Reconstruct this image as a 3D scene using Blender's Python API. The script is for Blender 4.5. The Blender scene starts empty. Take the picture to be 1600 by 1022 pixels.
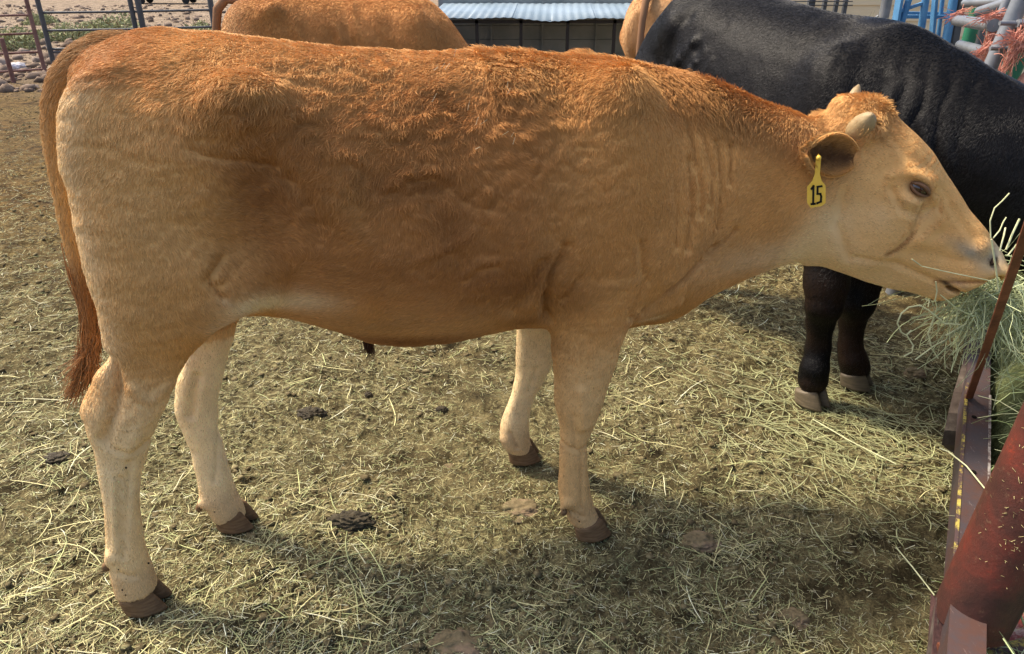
import bpy, math, random
import numpy as np
from mathutils import Vector, Matrix, noise as mnoise
R = math.radians
rng = np.random.default_rng(7)
scene = bpy.context.scene
col = scene.collection

# ------------------------------------------------------------------ camera
CAM_H, PITCH, FOC = 1.5, R(26), 1164.0
cam = bpy.data.cameras.new('camera')
cam_ob = bpy.data.objects.new('camera', cam)
col.objects.link(cam_ob)
cam_ob.location = (0, 0, CAM_H)
cam_ob.rotation_euler = (R(90) - PITCH, 0, 0)
cam.sensor_width = 36
cam.lens = 36 * FOC / 1600
cam.clip_start = 0.05
cam.clip_end = 2000
scene.camera = cam_ob

# ------------------------------------------------------------------ sky, sun, exposure
to_sun = Vector((-0.62, 0.30, 1.0)).normalized()
sun_el = math.asin(to_sun.z)
sun_az = math.atan2(to_sun.x, to_sun.y)          # clockwise from +Y
world = bpy.data.worlds.new('World')
scene.world = world
world.use_nodes = True
wn = world.node_tree.nodes
sky = wn.new('ShaderNodeTexSky')
sky.sky_type = 'NISHITA'
sky.sun_disc = False
sky.sun_elevation = sun_el
sky.sun_rotation = sun_az
sky.air_density = 0.8
sky.dust_density = 4.0
sky.ozone_density = 1.0
wn['Background'].inputs['Strength'].default_value = 0.15
world.node_tree.links.new(sky.outputs[0], wn['Background'].inputs['Color'])
sl = bpy.data.lights.new('sun', 'SUN')
sl.energy = 2.5
sl.angle = R(7.0)
sl.color = (1.0, 0.88, 0.70)
sun = bpy.data.objects.new('sun', sl)
col.objects.link(sun)
sun.rotation_euler = to_sun.to_track_quat('Z', 'Y').to_euler()
scene.view_settings.view_transform = 'Standard'
scene.view_settings.look = 'None'
scene.view_settings.gamma = 1
scene.view_settings.exposure = 1.08
scene.render.engine = 'CYCLES'
scene.cycles.use_denoising = True
scene.cycles.max_bounces = 6
scene.cycles.diffuse_bounces = 3
scene.cycles_curves.shape = 'RIBBONS'

# ------------------------------------------------------------------ pixel of the photograph -> point of the place
def ray(px, py):
    x = (px - 800) / FOC
    v = -(py - 511) / FOC
    c, s = math.cos(PITCH), math.sin(PITCH)
    return np.array([x, c + v * s, -s + v * c])
def at_z(px, py, z=0.0):
    r = ray(px, py); t = (z - CAM_H) / r[2]
    return np.array([0, 0, CAM_H]) + t * r
def at_y(px, py, y):
    r = ray(px, py); t = y / r[1]
    return np.array([0, 0, CAM_H]) + t * r
class Frame:
    """vertical plane through p0 with heading psi: coordinates s (along), n (left of heading), z"""
    def __init__(self, p0, psi):
        self.p0 = np.array([p0[0], p0[1], 0.0]); self.psi = psi
        self.t = np.array([math.cos(psi), math.sin(psi), 0]); self.n = np.array([-math.sin(psi), math.cos(psi), 0])
    def px(self, px, py, off=0.0):
        r = ray(px, py); c = np.array([0, 0, CAM_H])
        q = self.p0 + self.n * off
        w = c + r * (self.n @ (q - c)) / (self.n @ r)
        return float((w - q) @ self.t), float(w[2])
    def tanphi(self, px, py):
        r = ray(px, py); return float((r @ self.t) / (r @ self.n))
    def world(self, P):
        P = np.asarray(P, dtype=float)
        return self.p0 + P[..., 0:1] * self.t + P[..., 1:2] * self.n + P[..., 2:3] * np.array([0, 0, 1.0])
    def local(self, W):
        d = np.asarray(W) - self.p0
        return np.stack([d @ self.t, d @ self.n, d[..., 2]], -1)

# ------------------------------------------------------------------ noise in numpy (value noise, smooth)
def _hash(ix, iy, iz, seed):
    h = (ix.astype(np.int64) * 374761393 + iy.astype(np.int64) * 668265263 + iz.astype(np.int64) * 2147483647 + seed * 1274126177) & 0xffffffff
    h = ((h ^ (h >> 13)) * 1274126177) & 0xffffffff
    h = (h ^ (h >> 16)) & 0xffffff
    return h.astype(np.float32) / 0xffffff
def vnoise(x, y, z=None, seed=0):
    x = np.asarray(x, dtype=np.float64); y = np.asarray(y, dtype=np.float64)
    z = np.zeros_like(x) if z is None else np.asarray(z, dtype=np.float64)
    xi, yi, zi = np.floor(x), np.floor(y), np.floor(z)
    fx, fy, fz = x - xi, y - yi, z - zi
    fx, fy, fz = [f * f * f * (f * (f * 6 - 15) + 10) for f in (fx, fy, fz)]
    r = 0
    for dx in (0, 1):
        wx = fx if dx else 1 - fx
        for dy in (0, 1):
            wy = fy if dy else 1 - fy
            for dz in (0, 1):
                wz = fz if dz else 1 - fz
                r = r + wx * wy * wz * _hash(xi + dx, yi + dy, zi + dz, seed)
    return (r * 2 - 1).astype(np.float32)
def fbm(x, y, z=None, octaves=4, seed=0, gain=0.5, ridged=False):
    a, f, t, out = 1.0, 1.0, 0.0, 0
    for o in range(octaves):
        v = vnoise(np.asarray(x) * f, np.asarray(y) * f, None if z is None else np.asarray(z) * f, seed + o * 17)
        if ridged: v = 1 - 2 * np.abs(v)
        out = out + a * v; t += a; a *= gain; f *= 2.03
    return out / t
def sstep(x, a, b):
    t = np.clip((x - a) / (b - a), 0, 1)
    return t * t * (3 - 2 * t)
def hexlin(h, k=1.0):
    h = h.lstrip('#'); o = []
    for i in (0, 2, 4):
        c = int(h[i:i + 2], 16) / 255
        o.append(k * (c / 12.92 if c <= .04045 else ((c + .055) / 1.055) ** 2.4))
    return tuple(o)

# ------------------------------------------------------------------ object helpers
def tag(o, label=None, cat=None, group=None, kind=None):
    for k, v in (('label', label), ('category', cat), ('group', group), ('kind', kind)):
        if v: o[k] = v
    return o
def empty(name, loc=(0, 0, 0), rz=0.0, **kw):
    o = bpy.data.objects.new(name, None); col.objects.link(o)
    o.location = tuple(float(v) for v in loc); o.rotation_euler = (0, 0, rz); o.empty_display_size = .1
    return tag(o, **kw)
def mesh_obj(name, V, Fc, mat=None, parent=None, smooth=True, colors=None, **kw):
    """V world (or parent-local) vertices, Fc int array (n,3|4) or list of lists"""
    me = bpy.data.meshes.new(name)
    V = np.asarray(V, dtype=np.float32)
    if isinstance(Fc, np.ndarray):
        k = Fc.shape[1]; nf = len(Fc)
        me.vertices.add(len(V)); me.vertices.foreach_set('co', V.ravel())
        me.loops.add(nf * k); me.loops.foreach_set('vertex_index', Fc.astype(np.int32).ravel())
        me.polygons.add(nf); me.polygons.foreach_set('loop_start', np.arange(0, nf * k, k, dtype=np.int32))
        me.update(calc_edges=True)
    else:
        me.from_pydata([tuple(map(float, v)) for v in V], [], [tuple(int(i) for i in f) for f in Fc]); me.update()
    if smooth: me.polygons.foreach_set('use_smooth', np.ones(len(me.polygons), dtype=bool))
    if colors is not None:
        a = me.color_attributes.new('coat', 'FLOAT_COLOR', 'POINT')
        c = np.ones((len(V), 4), dtype=np.float32); c[:, :3] = colors
        a.data.foreach_set('color', c.ravel())
    if mat is not None: me.materials.append(mat)
    o = bpy.data.objects.new(name, me); col.objects.link(o)
    if parent is not None: o.parent = parent
    return tag(o, **kw)

class MB:
    """collects simple solids, builds ONE mesh"""
    def __init__(s): s.v = []; s.f = []
    def add(s, V, Fc):
        o = len(s.v); s.v += [tuple(map(float, p)) for p in V]; s.f += [tuple(i + o for i in f) for f in Fc]
    def box(s, x0, x1, y0, y1, z0, z1, M=None, bev=0.0):
        if bev <= 0:
            P = [(x, y, z) for z in (z0, z1) for y in (y0, y1) for x in (x0, x1)]
            Fc = [(0, 2, 3, 1), (4, 5, 7, 6), (0, 1, 5, 4), (2, 6, 7, 3), (0, 4, 6, 2), (1, 3, 7, 5)]
        else:
            b = bev; P = []; Fc = []
            for z, i in ((z0, b), (z0 + b, 0), (z1 - b, 0), (z1, b)):
                P += [(x0 + i + b, y0 + i, z), (x1 - i - b, y0 + i, z), (x1 - i, y0 + i + b, z), (x1 - i, y1 - i - b, z),
                      (x1 - i - b, y1 - i, z), (x0 + i + b, y1 - i, z), (x0 + i, y1 - i - b, z), (x0 + i, y0 + i + b, z)]
            for r in range(3):
                for k in range(8): Fc.append((r * 8 + k, r * 8 + (k + 1) % 8, r * 8 + 8 + (k + 1) % 8, r * 8 + 8 + k))
            Fc += [tuple(range(7, -1, -1)), tuple(range(24, 32))]
        if M is not None: P = [tuple(M @ Vector(p)) for p in P]
        s.add(P, Fc); return s
    def bar(s, a, b, w, h, roll=0.0):
        """rectangular bar from a to b"""
        a, b = Vector(a), Vector(b); d = b - a
        q = d.to_track_quat('X', 'Z').to_matrix().to_4x4()
        M = Matrix.Translation(a) @ q @ Matrix.Rotation(roll, 4, 'X')
        return s.box(0, d.length, -w / 2, w / 2, -h / 2, h / 2, M, bev=min(w, h) * .08)
    def tube(s, pts, r, n=10, cap=True, jit=0.0):
        pts = [Vector(p) for p in pts]; m = len(pts)
        rr = r if isinstance(r, (list, tuple, np.ndarray)) else [r] * m
        P = []; up = None
        for i, p in enumerate(pts):
            d = (pts[min(i + 1, m - 1)] - pts[max(i - 1, 0)]).normalized()
            if up is None:
                up = d.orthogonal().normalized()
            up = (up - d * up.dot(d)).normalized(); sd = d.cross(up)
            for k in range(n):
                a = 2 * math.pi * k / n
                P.append(p + (up * math.cos(a) + sd * math.sin(a)) * rr[i] * (1 + jit * (random.random() - .5)))
        Fc = []
        for i in range(m - 1):
            for k in range(n):
                Fc.append((i * n + k, i * n + (k + 1) % n, (i + 1) * n + (k + 1) % n, (i + 1) * n + k))
        if cap: Fc += [tuple(range(n - 1, -1, -1)), tuple((m - 1) * n + k for k in range(n))]
        s.add(P, Fc); return s
    def build(s, name, mat=None, parent=None, smooth=False, **kw):
        o = mesh_obj(name, s.v, s.f, mat, parent, smooth=smooth, **kw)
        if smooth:
            try: o.data.set_sharp_from_angle(angle=R(40))
            except Exception: pass
        return o

def ico(n=1):
    t = (1 + 5 ** .5) / 2
    V = np.array([(-1, t, 0), (1, t, 0), (-1, -t, 0), (1, -t, 0), (0, -1, t), (0, 1, t), (0, -1, -t), (0, 1, -t), (t, 0, -1), (t, 0, 1), (-t, 0, -1), (-t, 0, 1)], float)
    Fc = [(0, 11, 5), (0, 5, 1), (0, 1, 7), (0, 7, 10), (0, 10, 11), (1, 5, 9), (5, 11, 4), (11, 10, 2), (10, 7, 6), (7, 1, 8), (3, 9, 4), (3, 4, 2), (3, 2, 6), (3, 6, 8), (3, 8, 9), (4, 9, 5), (2, 4, 11), (6, 2, 10), (8, 6, 7), (9, 8, 1)]
    V /= np.linalg.norm(V[0])
    for _ in range(n):
        V = list(map(tuple, V)); d = {}; G = []
        def mid(a, b):
            k = (min(a, b), max(a, b))
            if k not in d:
                m = (np.array(V[a]) + np.array(V[b])) / 2; V.append(tuple(m / np.linalg.norm(m))); d[k] = len(V) - 1
            return d[k]
        for a, b, c in Fc:
            x, y, z = mid(a, b), mid(b, c), mid(c, a); G += [(a, x, z), (b, y, x), (c, z, y), (x, y, z)]
        Fc = G; V = np.array(V)
    return V, np.array(Fc)

# ------------------------------------------------------------------ materials
class NT:
    def __init__(s, name, rough=.7, spec=.3):
        s.m = bpy.data.materials.new(name); s.m.use_nodes = True
        s.t = s.m.node_tree; s.b = s.t.nodes['Principled BSDF']
        s.b.inputs['Roughness'].default_value = rough
        s.b.inputs['Specular IOR Level'].default_value = spec
    def n(s, typ, **kw):
        o = s.t.nodes.new(typ)
        for k, v in kw.items():
            if k in o.inputs: o.inputs[k].default_value = v
            else: setattr(o, k, v)
        return o
    def l(s, a, b): s.t.links.new(a, b)
    def noise(s, scale, detail=5, rough=.6, co=None, dist=0.0):
        o = s.n('ShaderNodeTexNoise'); o.inputs['Scale'].default_value = scale; o.inputs['Detail'].default_value = detail
        o.inputs['Roughness'].default_value = rough; o.inputs['Distortion'].default_value = dist
        s.l(co if co is not None else s.co(), o.inputs['Vector']); return o.outputs['Fac']
    def co(s, scale=None):
        if not hasattr(s, '_g'):
            s._g = s.n('ShaderNodeTexCoord').outputs['Object']
        if scale is None: return s._g
        m = s.n('ShaderNodeMapping'); m.inputs['Scale'].default_value = scale; s.l(s._g, m.inputs['Vector']); return m.outputs[0]
    def ramp(s, fac, stops):
        r = s.n('ShaderNodeValToRGB'); e = r.color_ramp.elements
        while len(e) < len(stops): e.new(.5)
        for i, (p, c) in enumerate(stops):
            e[i].position = p; e[i].color = (c[0], c[1], c[2], 1) if hasattr(c, '__len__') else (c, c, c, 1)
        s.l(fac, r.inputs[0]); return r.outputs[0]
    def mix(s, f, a, b, mode='MIX'):
        m = s.n('ShaderNodeMix', data_type='RGBA', blend_type=mode)
        for sock, v in ((m.inputs[0], f), (m.inputs[6], a), (m.inputs[7], b)):
            if hasattr(v, 'links') or hasattr(v, 'is_linked'): s.l(v, sock)
            else: sock.default_value = v if not hasattr(v, '__len__') else (v[0], v[1], v[2], 1)
        return m.outputs[2]
    def color(s, c):
        if hasattr(c, 'is_linked'): s.l(c, s.b.inputs['Base Color'])
        else: s.b.inputs['Base Color'].default_value = (c[0], c[1], c[2], 1)
        return s
    def bump(s, h, strength=.5, dist=.01):
        b = s.n('ShaderNodeBump'); b.inputs['Strength'].default_value = strength; b.inputs['Distance'].default_value = dist
        s.l(h, b.inputs['Height']); s.l(b.outputs[0], s.b.inputs['Normal']); return s
    def attr(s, name):
        a = s.n('ShaderNodeAttribute'); a.attribute_name = name; return a.outputs['Color']
# ------------------------------------------------------------------ implicit bodies: smooth-union fields on a rectilinear grid
def smooth_tab(xs, ys, x0, x1, n=600, sig=0.02):
    X = np.linspace(x0, x1, n); o = np.argsort(xs)
    Y = np.interp(X, np.asarray(xs)[o], np.asarray(ys)[o])
    k = int(max(1, sig / (X[1] - X[0]) * 3)); w = np.exp(-.5 * (np.arange(-k, k + 1) / (k / 3)) ** 2); w /= w.sum()
    Yp = np.concatenate([2 * Y[0] - Y[k:0:-1], Y, 2 * Y[-1] - Y[-2:-k - 2:-1]])
    return X, np.convolve(Yp, w, 'valid')
class Field:
    def __init__(s, xs, ys, zs):
        s.x, s.y, s.z = [np.asarray(a, dtype=np.float32) for a in (xs, ys, zs)]
        s.F = np.full((len(xs), len(ys), len(zs)), .5, dtype=np.float32)
    def block(s, lo, hi):
        r = []
        for a, l, h in zip((s.x, s.y, s.z), lo, hi):
            i0 = max(0, np.searchsorted(a, l) - 1); i1 = min(len(a), np.searchsorted(a, h) + 1); r.append(slice(i0, max(i0 + 1, i1)))
        X = s.x[r[0]][:, None, None]; Y = s.y[r[1]][None, :, None]; Z = s.z[r[2]][None, None, :]
        return tuple(r), X, Y, Z
    def union(s, fn, lo, hi, k=.03):
        r, X, Y, Z = s.block(lo, hi)
        d = np.minimum(fn(X, Y, Z), .5); a = s.F[r]
        h = np.clip(.5 + .5 * (a - d) / k, 0, 1)
        s.F[r] = a + (d - a) * h - k * h * (1 - h)
    def cut(s, fn, lo, hi, k=.01):
        r, X, Y, Z = s.block(lo, hi)
        d = -np.maximum(fn(X, Y, Z), -.5); a = s.F[r]
        h = np.clip(.5 - .5 * (a - d) / k, 0, 1)
        s.F[r] = a + (d - a) * h + k * h * (1 - h)
    def disp(s, fn, lo, hi):
        r, X, Y, Z = s.block(lo, hi); s.F[r] = s.F[r] - fn(X, Y, Z)
    def ell(s, c, rad, k=.03, ax=None, cut=False):
        """ellipsoid; ax = 3x3 rows local axes"""
        c = np.asarray(c, float); rad = np.asarray(rad, float); m = rad.max() * 1.15 + k * 1.5 + .02
        def fn(X, Y, Z):
            x, y, z = X - c[0], Y - c[1], Z - c[2]
            if ax is not None:
                x, y, z = [A[0] * x + A[1] * y + A[2] * z for A in ax]
            q0 = np.sqrt((x / rad[0]) ** 2 + (y / rad[1]) ** 2 + (z / rad[2]) ** 2) + 1e-6
            q1 = np.sqrt((x / rad[0] ** 2) ** 2 + (y / rad[1] ** 2) ** 2 + (z / rad[2] ** 2) ** 2) + 1e-6
            return (q0 * (q0 - 1) / q1).astype(np.float32)
        (s.cut if cut else s.union)(fn, c - m, c + m, k)
    def cone(s, a, b, ra, rb, k=.03, cut=False):
        a = np.asarray(a, float); b = np.asarray(b, float); d = b - a; L2 = d @ d
        m = max(ra, rb) + k * 1.5 + .02
        def fn(X, Y, Z):
            t = np.clip(((X - a[0]) * d[0] + (Y - a[1]) * d[1] + (Z - a[2]) * d[2]) / L2, 0, 1)
            return (np.sqrt((X - a[0] - t * d[0]) ** 2 + (Y - a[1] - t * d[1]) ** 2 + (Z - a[2] - t * d[2]) ** 2) - (ra + (rb - ra) * t)).astype(np.float32)
        (s.cut if cut else s.union)(fn, np.minimum(a, b) - m, np.maximum(a, b) + m, k)
    def mesh(s):
        """naive surface nets"""
        F = s.F; sg = F < 0
        nx, ny, nz = F.shape
        c = np.zeros((nx - 1, ny - 1, nz - 1), dtype=np.int8)
        for dx in (0, 1):
            for dy in (0, 1):
                for dz in (0, 1): c += sg[dx:nx - 1 + dx, dy:ny - 1 + dy, dz:nz - 1 + dz]
        act = (c > 0) & (c < 8); I, J, K = np.nonzero(act)
        idx = np.full(act.shape, -1, dtype=np.int32); idx[I, J, K] = np.arange(len(I))
        acc = np.zeros((len(I), 3)); cnt = np.zeros(len(I))
        cor = [(a, b, d) for a in (0, 1) for b in (0, 1) for d in (0, 1)]
        for a in cor:
            for e in range(3):
                if a[e]: continue
                b = list(a); b[e] = 1
                fa = F[I + a[0], J + a[1], K + a[2]]; fb = F[I + b[0], J + b[1], K + b[2]]
                m = (fa < 0) != (fb < 0)
                t = np.where(m, fa / np.where(m, fa - fb, 1), 0)
                P = np.stack([s.x[I + a[0]], s.y[J + a[1]], s.z[K + a[2]]], 1).astype(float)
                Q = np.stack([s.x[I + b[0]], s.y[J + b[1]], s.z[K + b[2]]], 1)
                W = P + (Q - P) * t[:, None]
                acc[m] += W[m]; cnt[m] += 1
        V = acc / cnt[:, None]
        faces = []
        for e in range(3):
            u, w = [(1, 2), (2, 0), (0, 1)][e]
            sa = [slice(None)] * 3; sb = [slice(None)] * 3; sa[e] = slice(0, -1); sb[e] = slice(1, None)
            A, B = sg[tuple(sa)], sg[tuple(sb)]
            ed = A != B
            ii = np.argwhere(ed)
            ok = (ii[:, u] > 0) & (ii[:, w] > 0) & (ii[:, u] < F.shape[u] - 1) & (ii[:, w] < F.shape[w] - 1)
            ii = ii[ok]; flip = A[ii[:, 0], ii[:, 1], ii[:, 2]]
            def cell(du, dw):
                q = ii.copy(); q[:, u] -= du; q[:, w] -= dw; return idx[q[:, 0], q[:, 1], q[:, 2]]
            q = np.stack([cell(1, 1), cell(0, 1), cell(0, 0), cell(1, 0)], 1)
            q[~flip] = q[~flip][:, ::-1]
            faces.append(q)
        Fc = np.concatenate(faces); Fc = Fc[(Fc >= 0).all(1)]
        return V, Fc
def grad_normals(V, Fc):
    a, b, c, d = V[Fc[:, 0]], V[Fc[:, 1]], V[Fc[:, 2]], V[Fc[:, 3]]
    n = np.cross(c - a, d - b); N = np.zeros_like(V)
    for k in range(4): 
        for e in range(3): N[:, e] += np.bincount(Fc[:, k], n[:, e], len(V))
    return N / (np.linalg.norm(N, axis=1, keepdims=True) + 1e-12)
def loft_x(tab, x_lo, x_hi, wmax, zlo, zhi):
    """body loft along x: tab functions of x: top, bot, zc, w, pu, pd, nc"""
    def fn(X, Y, Z):
        xs = X[:, 0, 0]
        g = lambda k: np.interp(xs, tab[k][0], tab[k][1])[:, None, None].astype(np.float32)
        top, bot, zc, w, pu, pd, nc = [g(k) for k in ('top', 'bot', 'zc', 'w', 'pu', 'pd', 'nc')]
        y = np.abs(Y - nc); z = Z - zc
        up = z > 0
        hh = np.where(up, np.maximum(top - zc, 1e-3), np.maximum(zc - bot, 1e-3))
        p = np.where(up, pu, pd)
        rho = ((y / np.maximum(w, 1e-3)) ** p + (np.abs(z) / hh) ** p) ** (1 / p) + 1e-6
        r = np.sqrt(y * y + z * z)
        d = r - r / rho
        e = np.maximum(x_lo - X, X - x_hi)
        return np.where(e > 0, np.sqrt(np.maximum(d, 0) ** 2 + e ** 2), d).astype(np.float32)
    return fn
def loft_z(rows, pexp=2.2):
    """leg loft along z: rows (z, s, n, a_s, a_n[, shear]) ; closes at both ends"""
    rows = sorted(rows, key=lambda r: r[0]); A = np.array(rows, float)
    z0, z1 = A[0, 0], A[-1, 0]
    T = [smooth_tab(A[:, 0], A[:, i], z0, z1, 300, .008) for i in (1, 2, 3, 4)]
    def fn(X, Y, Z):
        zz = np.clip(Z[0, 0, :], z0, z1)
        s, n, a, b = [np.interp(zz, *t)[None, None, :].astype(np.float32) for t in T]
        x, y = X - s, Y - n
        rho = ((np.abs(x) / a) ** pexp + (np.abs(y) / b) ** pexp) ** (1 / pexp) + 1e-6
        r = np.sqrt(x * x + y * y); d = r - r / rho
        e = np.maximum(z0 - Z, Z - z1)
        return np.where(e > 0, np.sqrt(np.maximum(d, 0) ** 2 + e ** 2), d).astype(np.float32)
    lo = [(A[:, 1] - A[:, 3]).min() - .08, (A[:, 2] - A[:, 4]).min() - .08, z0 - .06]
    hi = [(A[:, 1] + A[:, 3]).max() + .08, (A[:, 2] + A[:, 4]).max() + .08, z1 + .08]
    return fn, lo, hi
# ================================================================== THE STEER
FB = Frame((-0.37, 1.73), R(14.5))
def leg_rows(L, Rr, ys, n_top, n_foot, foot_px, ratio, y_top):
    """L, Rr: silhouette polylines [(px,py)...]; rows at ys. n runs from n_top (at y_top) to the foot"""
    L = sorted(L, key=lambda p: p[1]); Rr = sorted(Rr, key=lambda p: p[1]); rows = []
    for i, y in enumerate(ys):
        xl = np.interp(y, [p[1] for p in L], [p[0] for p in L]); xr = np.interp(y, [p[1] for p in Rr], [p[0] for p in Rr])
        t = np.clip((y - y_top) / (foot_px[1] - y_top), 0, 1) ** .8
        n = n_top + (n_foot - n_top) * t
        s0, z0 = FB.px(xl, y, n); s1, z1 = FB.px(xr, y, n)
        k = np.interp(y, [q[0] for q in ratio], [q[1] for q in ratio]); tp = FB.tanphi((xl + xr) / 2, y)
        e = (s1 - s0) / 2; a = e / math.sqrt(1 + (k * tp) ** 2)
        rows.append(((z0 + z1) / 2, (s0 + s1) / 2, n, a, k * a))
    return rows
def foot_n(px, py):
    w = at_z(px, py, 0.0); return float(FB.local(w)[1])

HN_L = [(150,104),(122,116),(103,140),(94,165),(93,200),(95,250),(111,315),(126,386),(141,447),(157,498),(164,549),(159,577),(143,608),(129,637),(131,659),(142,687),(150,730),(159,780),(164,834),(166,873),(170,900),(176,925),(178,950)]
HN_R = [(190,104),(200,116),(210,140),(216,165),(250,250),(300,330),(350,400),(372,440),(380,475),(362,505),(334,527),(301,556),(279,592),(268,632),(249,665),(235,703),(224,747),(220,791),(223,824),(230,862),(240,889),(249,917),(250,950)]
HF_L = [(300,540),(271,600),(271,637),(279,659),(296,698),(307,747),(311,774),(322,791),(334,810),(339,825)]
HF_R = [(375,495),(370,506),(361,550),(350,588),(342,626),(342,659),(350,698),(361,747),(368,769),(378,785),(385,802),(386,825)]
FN_L = [(846,430),(852,470),(861,511),(865,578),(867,629),(875,668),(875,699),(872,754),(874,780),(886,801),(890,820),(894,835)]
FN_R = [(1010,430),(998,470),(982,511),(963,558),(951,597),(939,636),(923,672),(916,699),(918,738),(923,777),(932,801),(940,820),(942,835)]
FF_L = [(806,480),(808,511),(804,558),(808,582),(798,617),(785,652),(780,672),(783,691),(795,706),(803,720)]
FF_R = [(866,480),(865,511),(865,558),(857,582),(841,609),(830,633),(826,656),(826,683),(830,698),(836,708),(838,720)]
feet = {}
body_rows = {}
for nm, L, Rr, ys, ntop, ytop, fpx, ratio in (
    ('hn', HN_L, HN_R, [107,114,126,145,170,192,215,250,290,330,370,410,445,475,505,530,556,580,600,620,640,660,687,715,747,780,810,834,860,880,900,920], -.115, 200, (215,942),
        [(200,.6),(330,.62),(445,.55),(505,.56),(600,.52),(640,.6),(687,.66),(747,.78),(834,.85),(873,1.0),(920,1.0)]),
    ('hf', HF_L, HF_R, [500,530,556,592,620,640,665,700,730,760,774,790,805], .13, 480, (367,815),
        [(500,.7),(620,.66),(700,.8),(805,1.0)]),
    ('fn', FN_L, FN_R, [430,455,480,511,545,578,605,629,650,668,685,699,725,754,775,795,812], -.15, 430, (917,828),
        [(430,.55),(511,.62),(578,.75),(629,.9),(668,.95),(699,.9),(754,.9),(812,1.0)]),
    ('ff', FF_L, FF_R, [480,511,545,575,600,620,640,660,675,691,700], .15, 480, (818,712),
        [(480,.8),(558,.9),(620,.9),(700,1.0)])):
    nf = foot_n(*fpx)
    body_rows[nm] = leg_rows(L, Rr, ys, ntop, nf, fpx, ratio, ytop)
    feet[nm] = (body_rows[nm][-1][1], nf, body_rows[nm][-1][0])

# spine, belly and neck outline (silhouette px) -> frame coordinates
NCX = [(-1, 0), (.75, 0), (.95, -.012), (1.15, -.05), (1.35, -.11), (1.5, -.16)]
def nc_at(s): return np.interp(s, [a for a, b in NCX], [b for a, b in NCX])
TOP = [(100,98),(125,74),(150,59),(188,49),(225,44),(300,43),(350,47),(400,54),(452,61),(515,69),(590,74),(690,76),(760,75),(810,79),(860,84),(910,84),(960,87),(1010,97),(1060,108),(1117,128),(1162,145),(1196,158),(1235,170),(1262,180),(1293,184),(1340,186),(1400,215)]
BOT = [(300,500),(375,500),(430,500),(470,507),(530,523),(575,538),(620,542),(650,541),(700,534),(760,518),(810,510),(860,512),(920,530),(1002,514),(1045,508),(1074,494),(1108,463),(1156,439),(1200,425),(1237,414),(1285,409),(1320,420)]
def prof(P, off):
    o = []
    for px, py in P:
        if off < 0: off = -.10 + .07 * float(sstep(px, 1000, 1180))
        s, z = FB.px(px, py, off)
        for _ in range(3): s, z = FB.px(px, py, off + nc_at(s))
        o.append((s, z))
    return o
tp_, bt_ = prof(TOP, 0.0), prof(BOT, -.10)
S0, S1 = -.57, 1.42
tab = {'top': smooth_tab([p[0] for p in tp_], [p[1] - .010 for p in tp_], S0, S1, sig=.012),
       'bot': smooth_tab([-.7, -.5] + [p[0] for p in bt_], [.86, .80] + [p[1] - .022 + .020 * float(sstep(p[0], .95, 1.1)) for p in bt_], S0, S1, sig=.02)}
# half width, height fraction of the widest line, exponents
kk = [(-.57,.06,.62,2.0,2.0),(-.48,.145,.62,2.1,2.0),(-.35,.205,.66,2.2,2.0),(-.2,.225,.66,2.2,2.0),(0,.245,.5,2.1,2.1),(.2,.262,.42,2.0,2.15),(.4,.255,.42,1.95,2.15),
      (.55,.225,.42,1.85,2.1),(.7,.205,.42,1.8,2.1),(.82,.18,.44,1.8,2.0),(.95,.135,.5,1.85,2.0),(1.1,.11,.52,2.0,2.0),(1.25,.10,.52,2.0,2.0),(1.42,.09,.52,2.0,2.0)]
for i, k in enumerate(('w', 'fr', 'pu', 'pd')):
    tab[k] = smooth_tab([a[0] for a in kk], [a[i + 1] for a in kk], S0, S1, sig=.04)
tab['nc'] = smooth_tab([a for a, b in NCX], [b for a, b in NCX], S0, S1, sig=.05)
tab['zc'] = (tab['top'][0], tab['bot'][1] + (tab['top'][1] - tab['bot'][1]) * tab['fr'][1])

# head frame: poll on the neck line, heading turned towards the feeder
s_p, z_p = FB.px(1335, 190, nc_at(1.28))
HEAD_PSI = R(-20)
FH = Frame(FB.world([s_p, nc_at(s_p), 0]), HEAD_PSI)
HT = [(1293,184),(1322,168),(1352,160),(1378,163),(1408,189),(1438,215),(1460,240),(1479,272),(1497,298),(1516,328),(1535,350),(1549,373),(1566,394),(1573,412)]
HB = [(1256,411),(1285,411),(1319,425),(1349,437),(1386,448),(1423,455),(1445,462),(1468,468),(1490,458),(1515,447),(1546,441),(1566,428),(1573,412)]
ax_a = np.array(FH.px(1318, 262)); ax_b = np.array(FH.px(1566, 416))
hd = ax_b - ax_a; HL = float(np.linalg.norm(hd)); hd /= HL; hv = np.array([-hd[1], hd[0]])
def huv(px, py, off=0.0):
    q = np.array(FH.px(px, py, off)) - ax_a; return float(q @ hd), float(q @ hv)
HTu = [huv(*p) for p in HT]; HBu = [huv(*p) for p in HB]
def head_axes(FHx, FBx, ax_a, hd, hv):
    dp = FHx.psi - FBx.psi; a = np.array([math.cos(dp), math.sin(dp), 0]); b = np.array([-math.sin(dp), math.cos(dp), 0]); z = np.array([0, 0, 1.0])
    O = FBx.local(FHx.p0) + ax_a[0] * a + ax_a[1] * z
    return O, hd[0] * a + hd[1] * z, b, hv[0] * a + hv[1] * z
HO, HU, HBx, HV = head_axes(FH, FB, ax_a, hd, hv)
def hp(u, b, v): return HO + HU * u + HBx * b + HV * v
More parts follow.
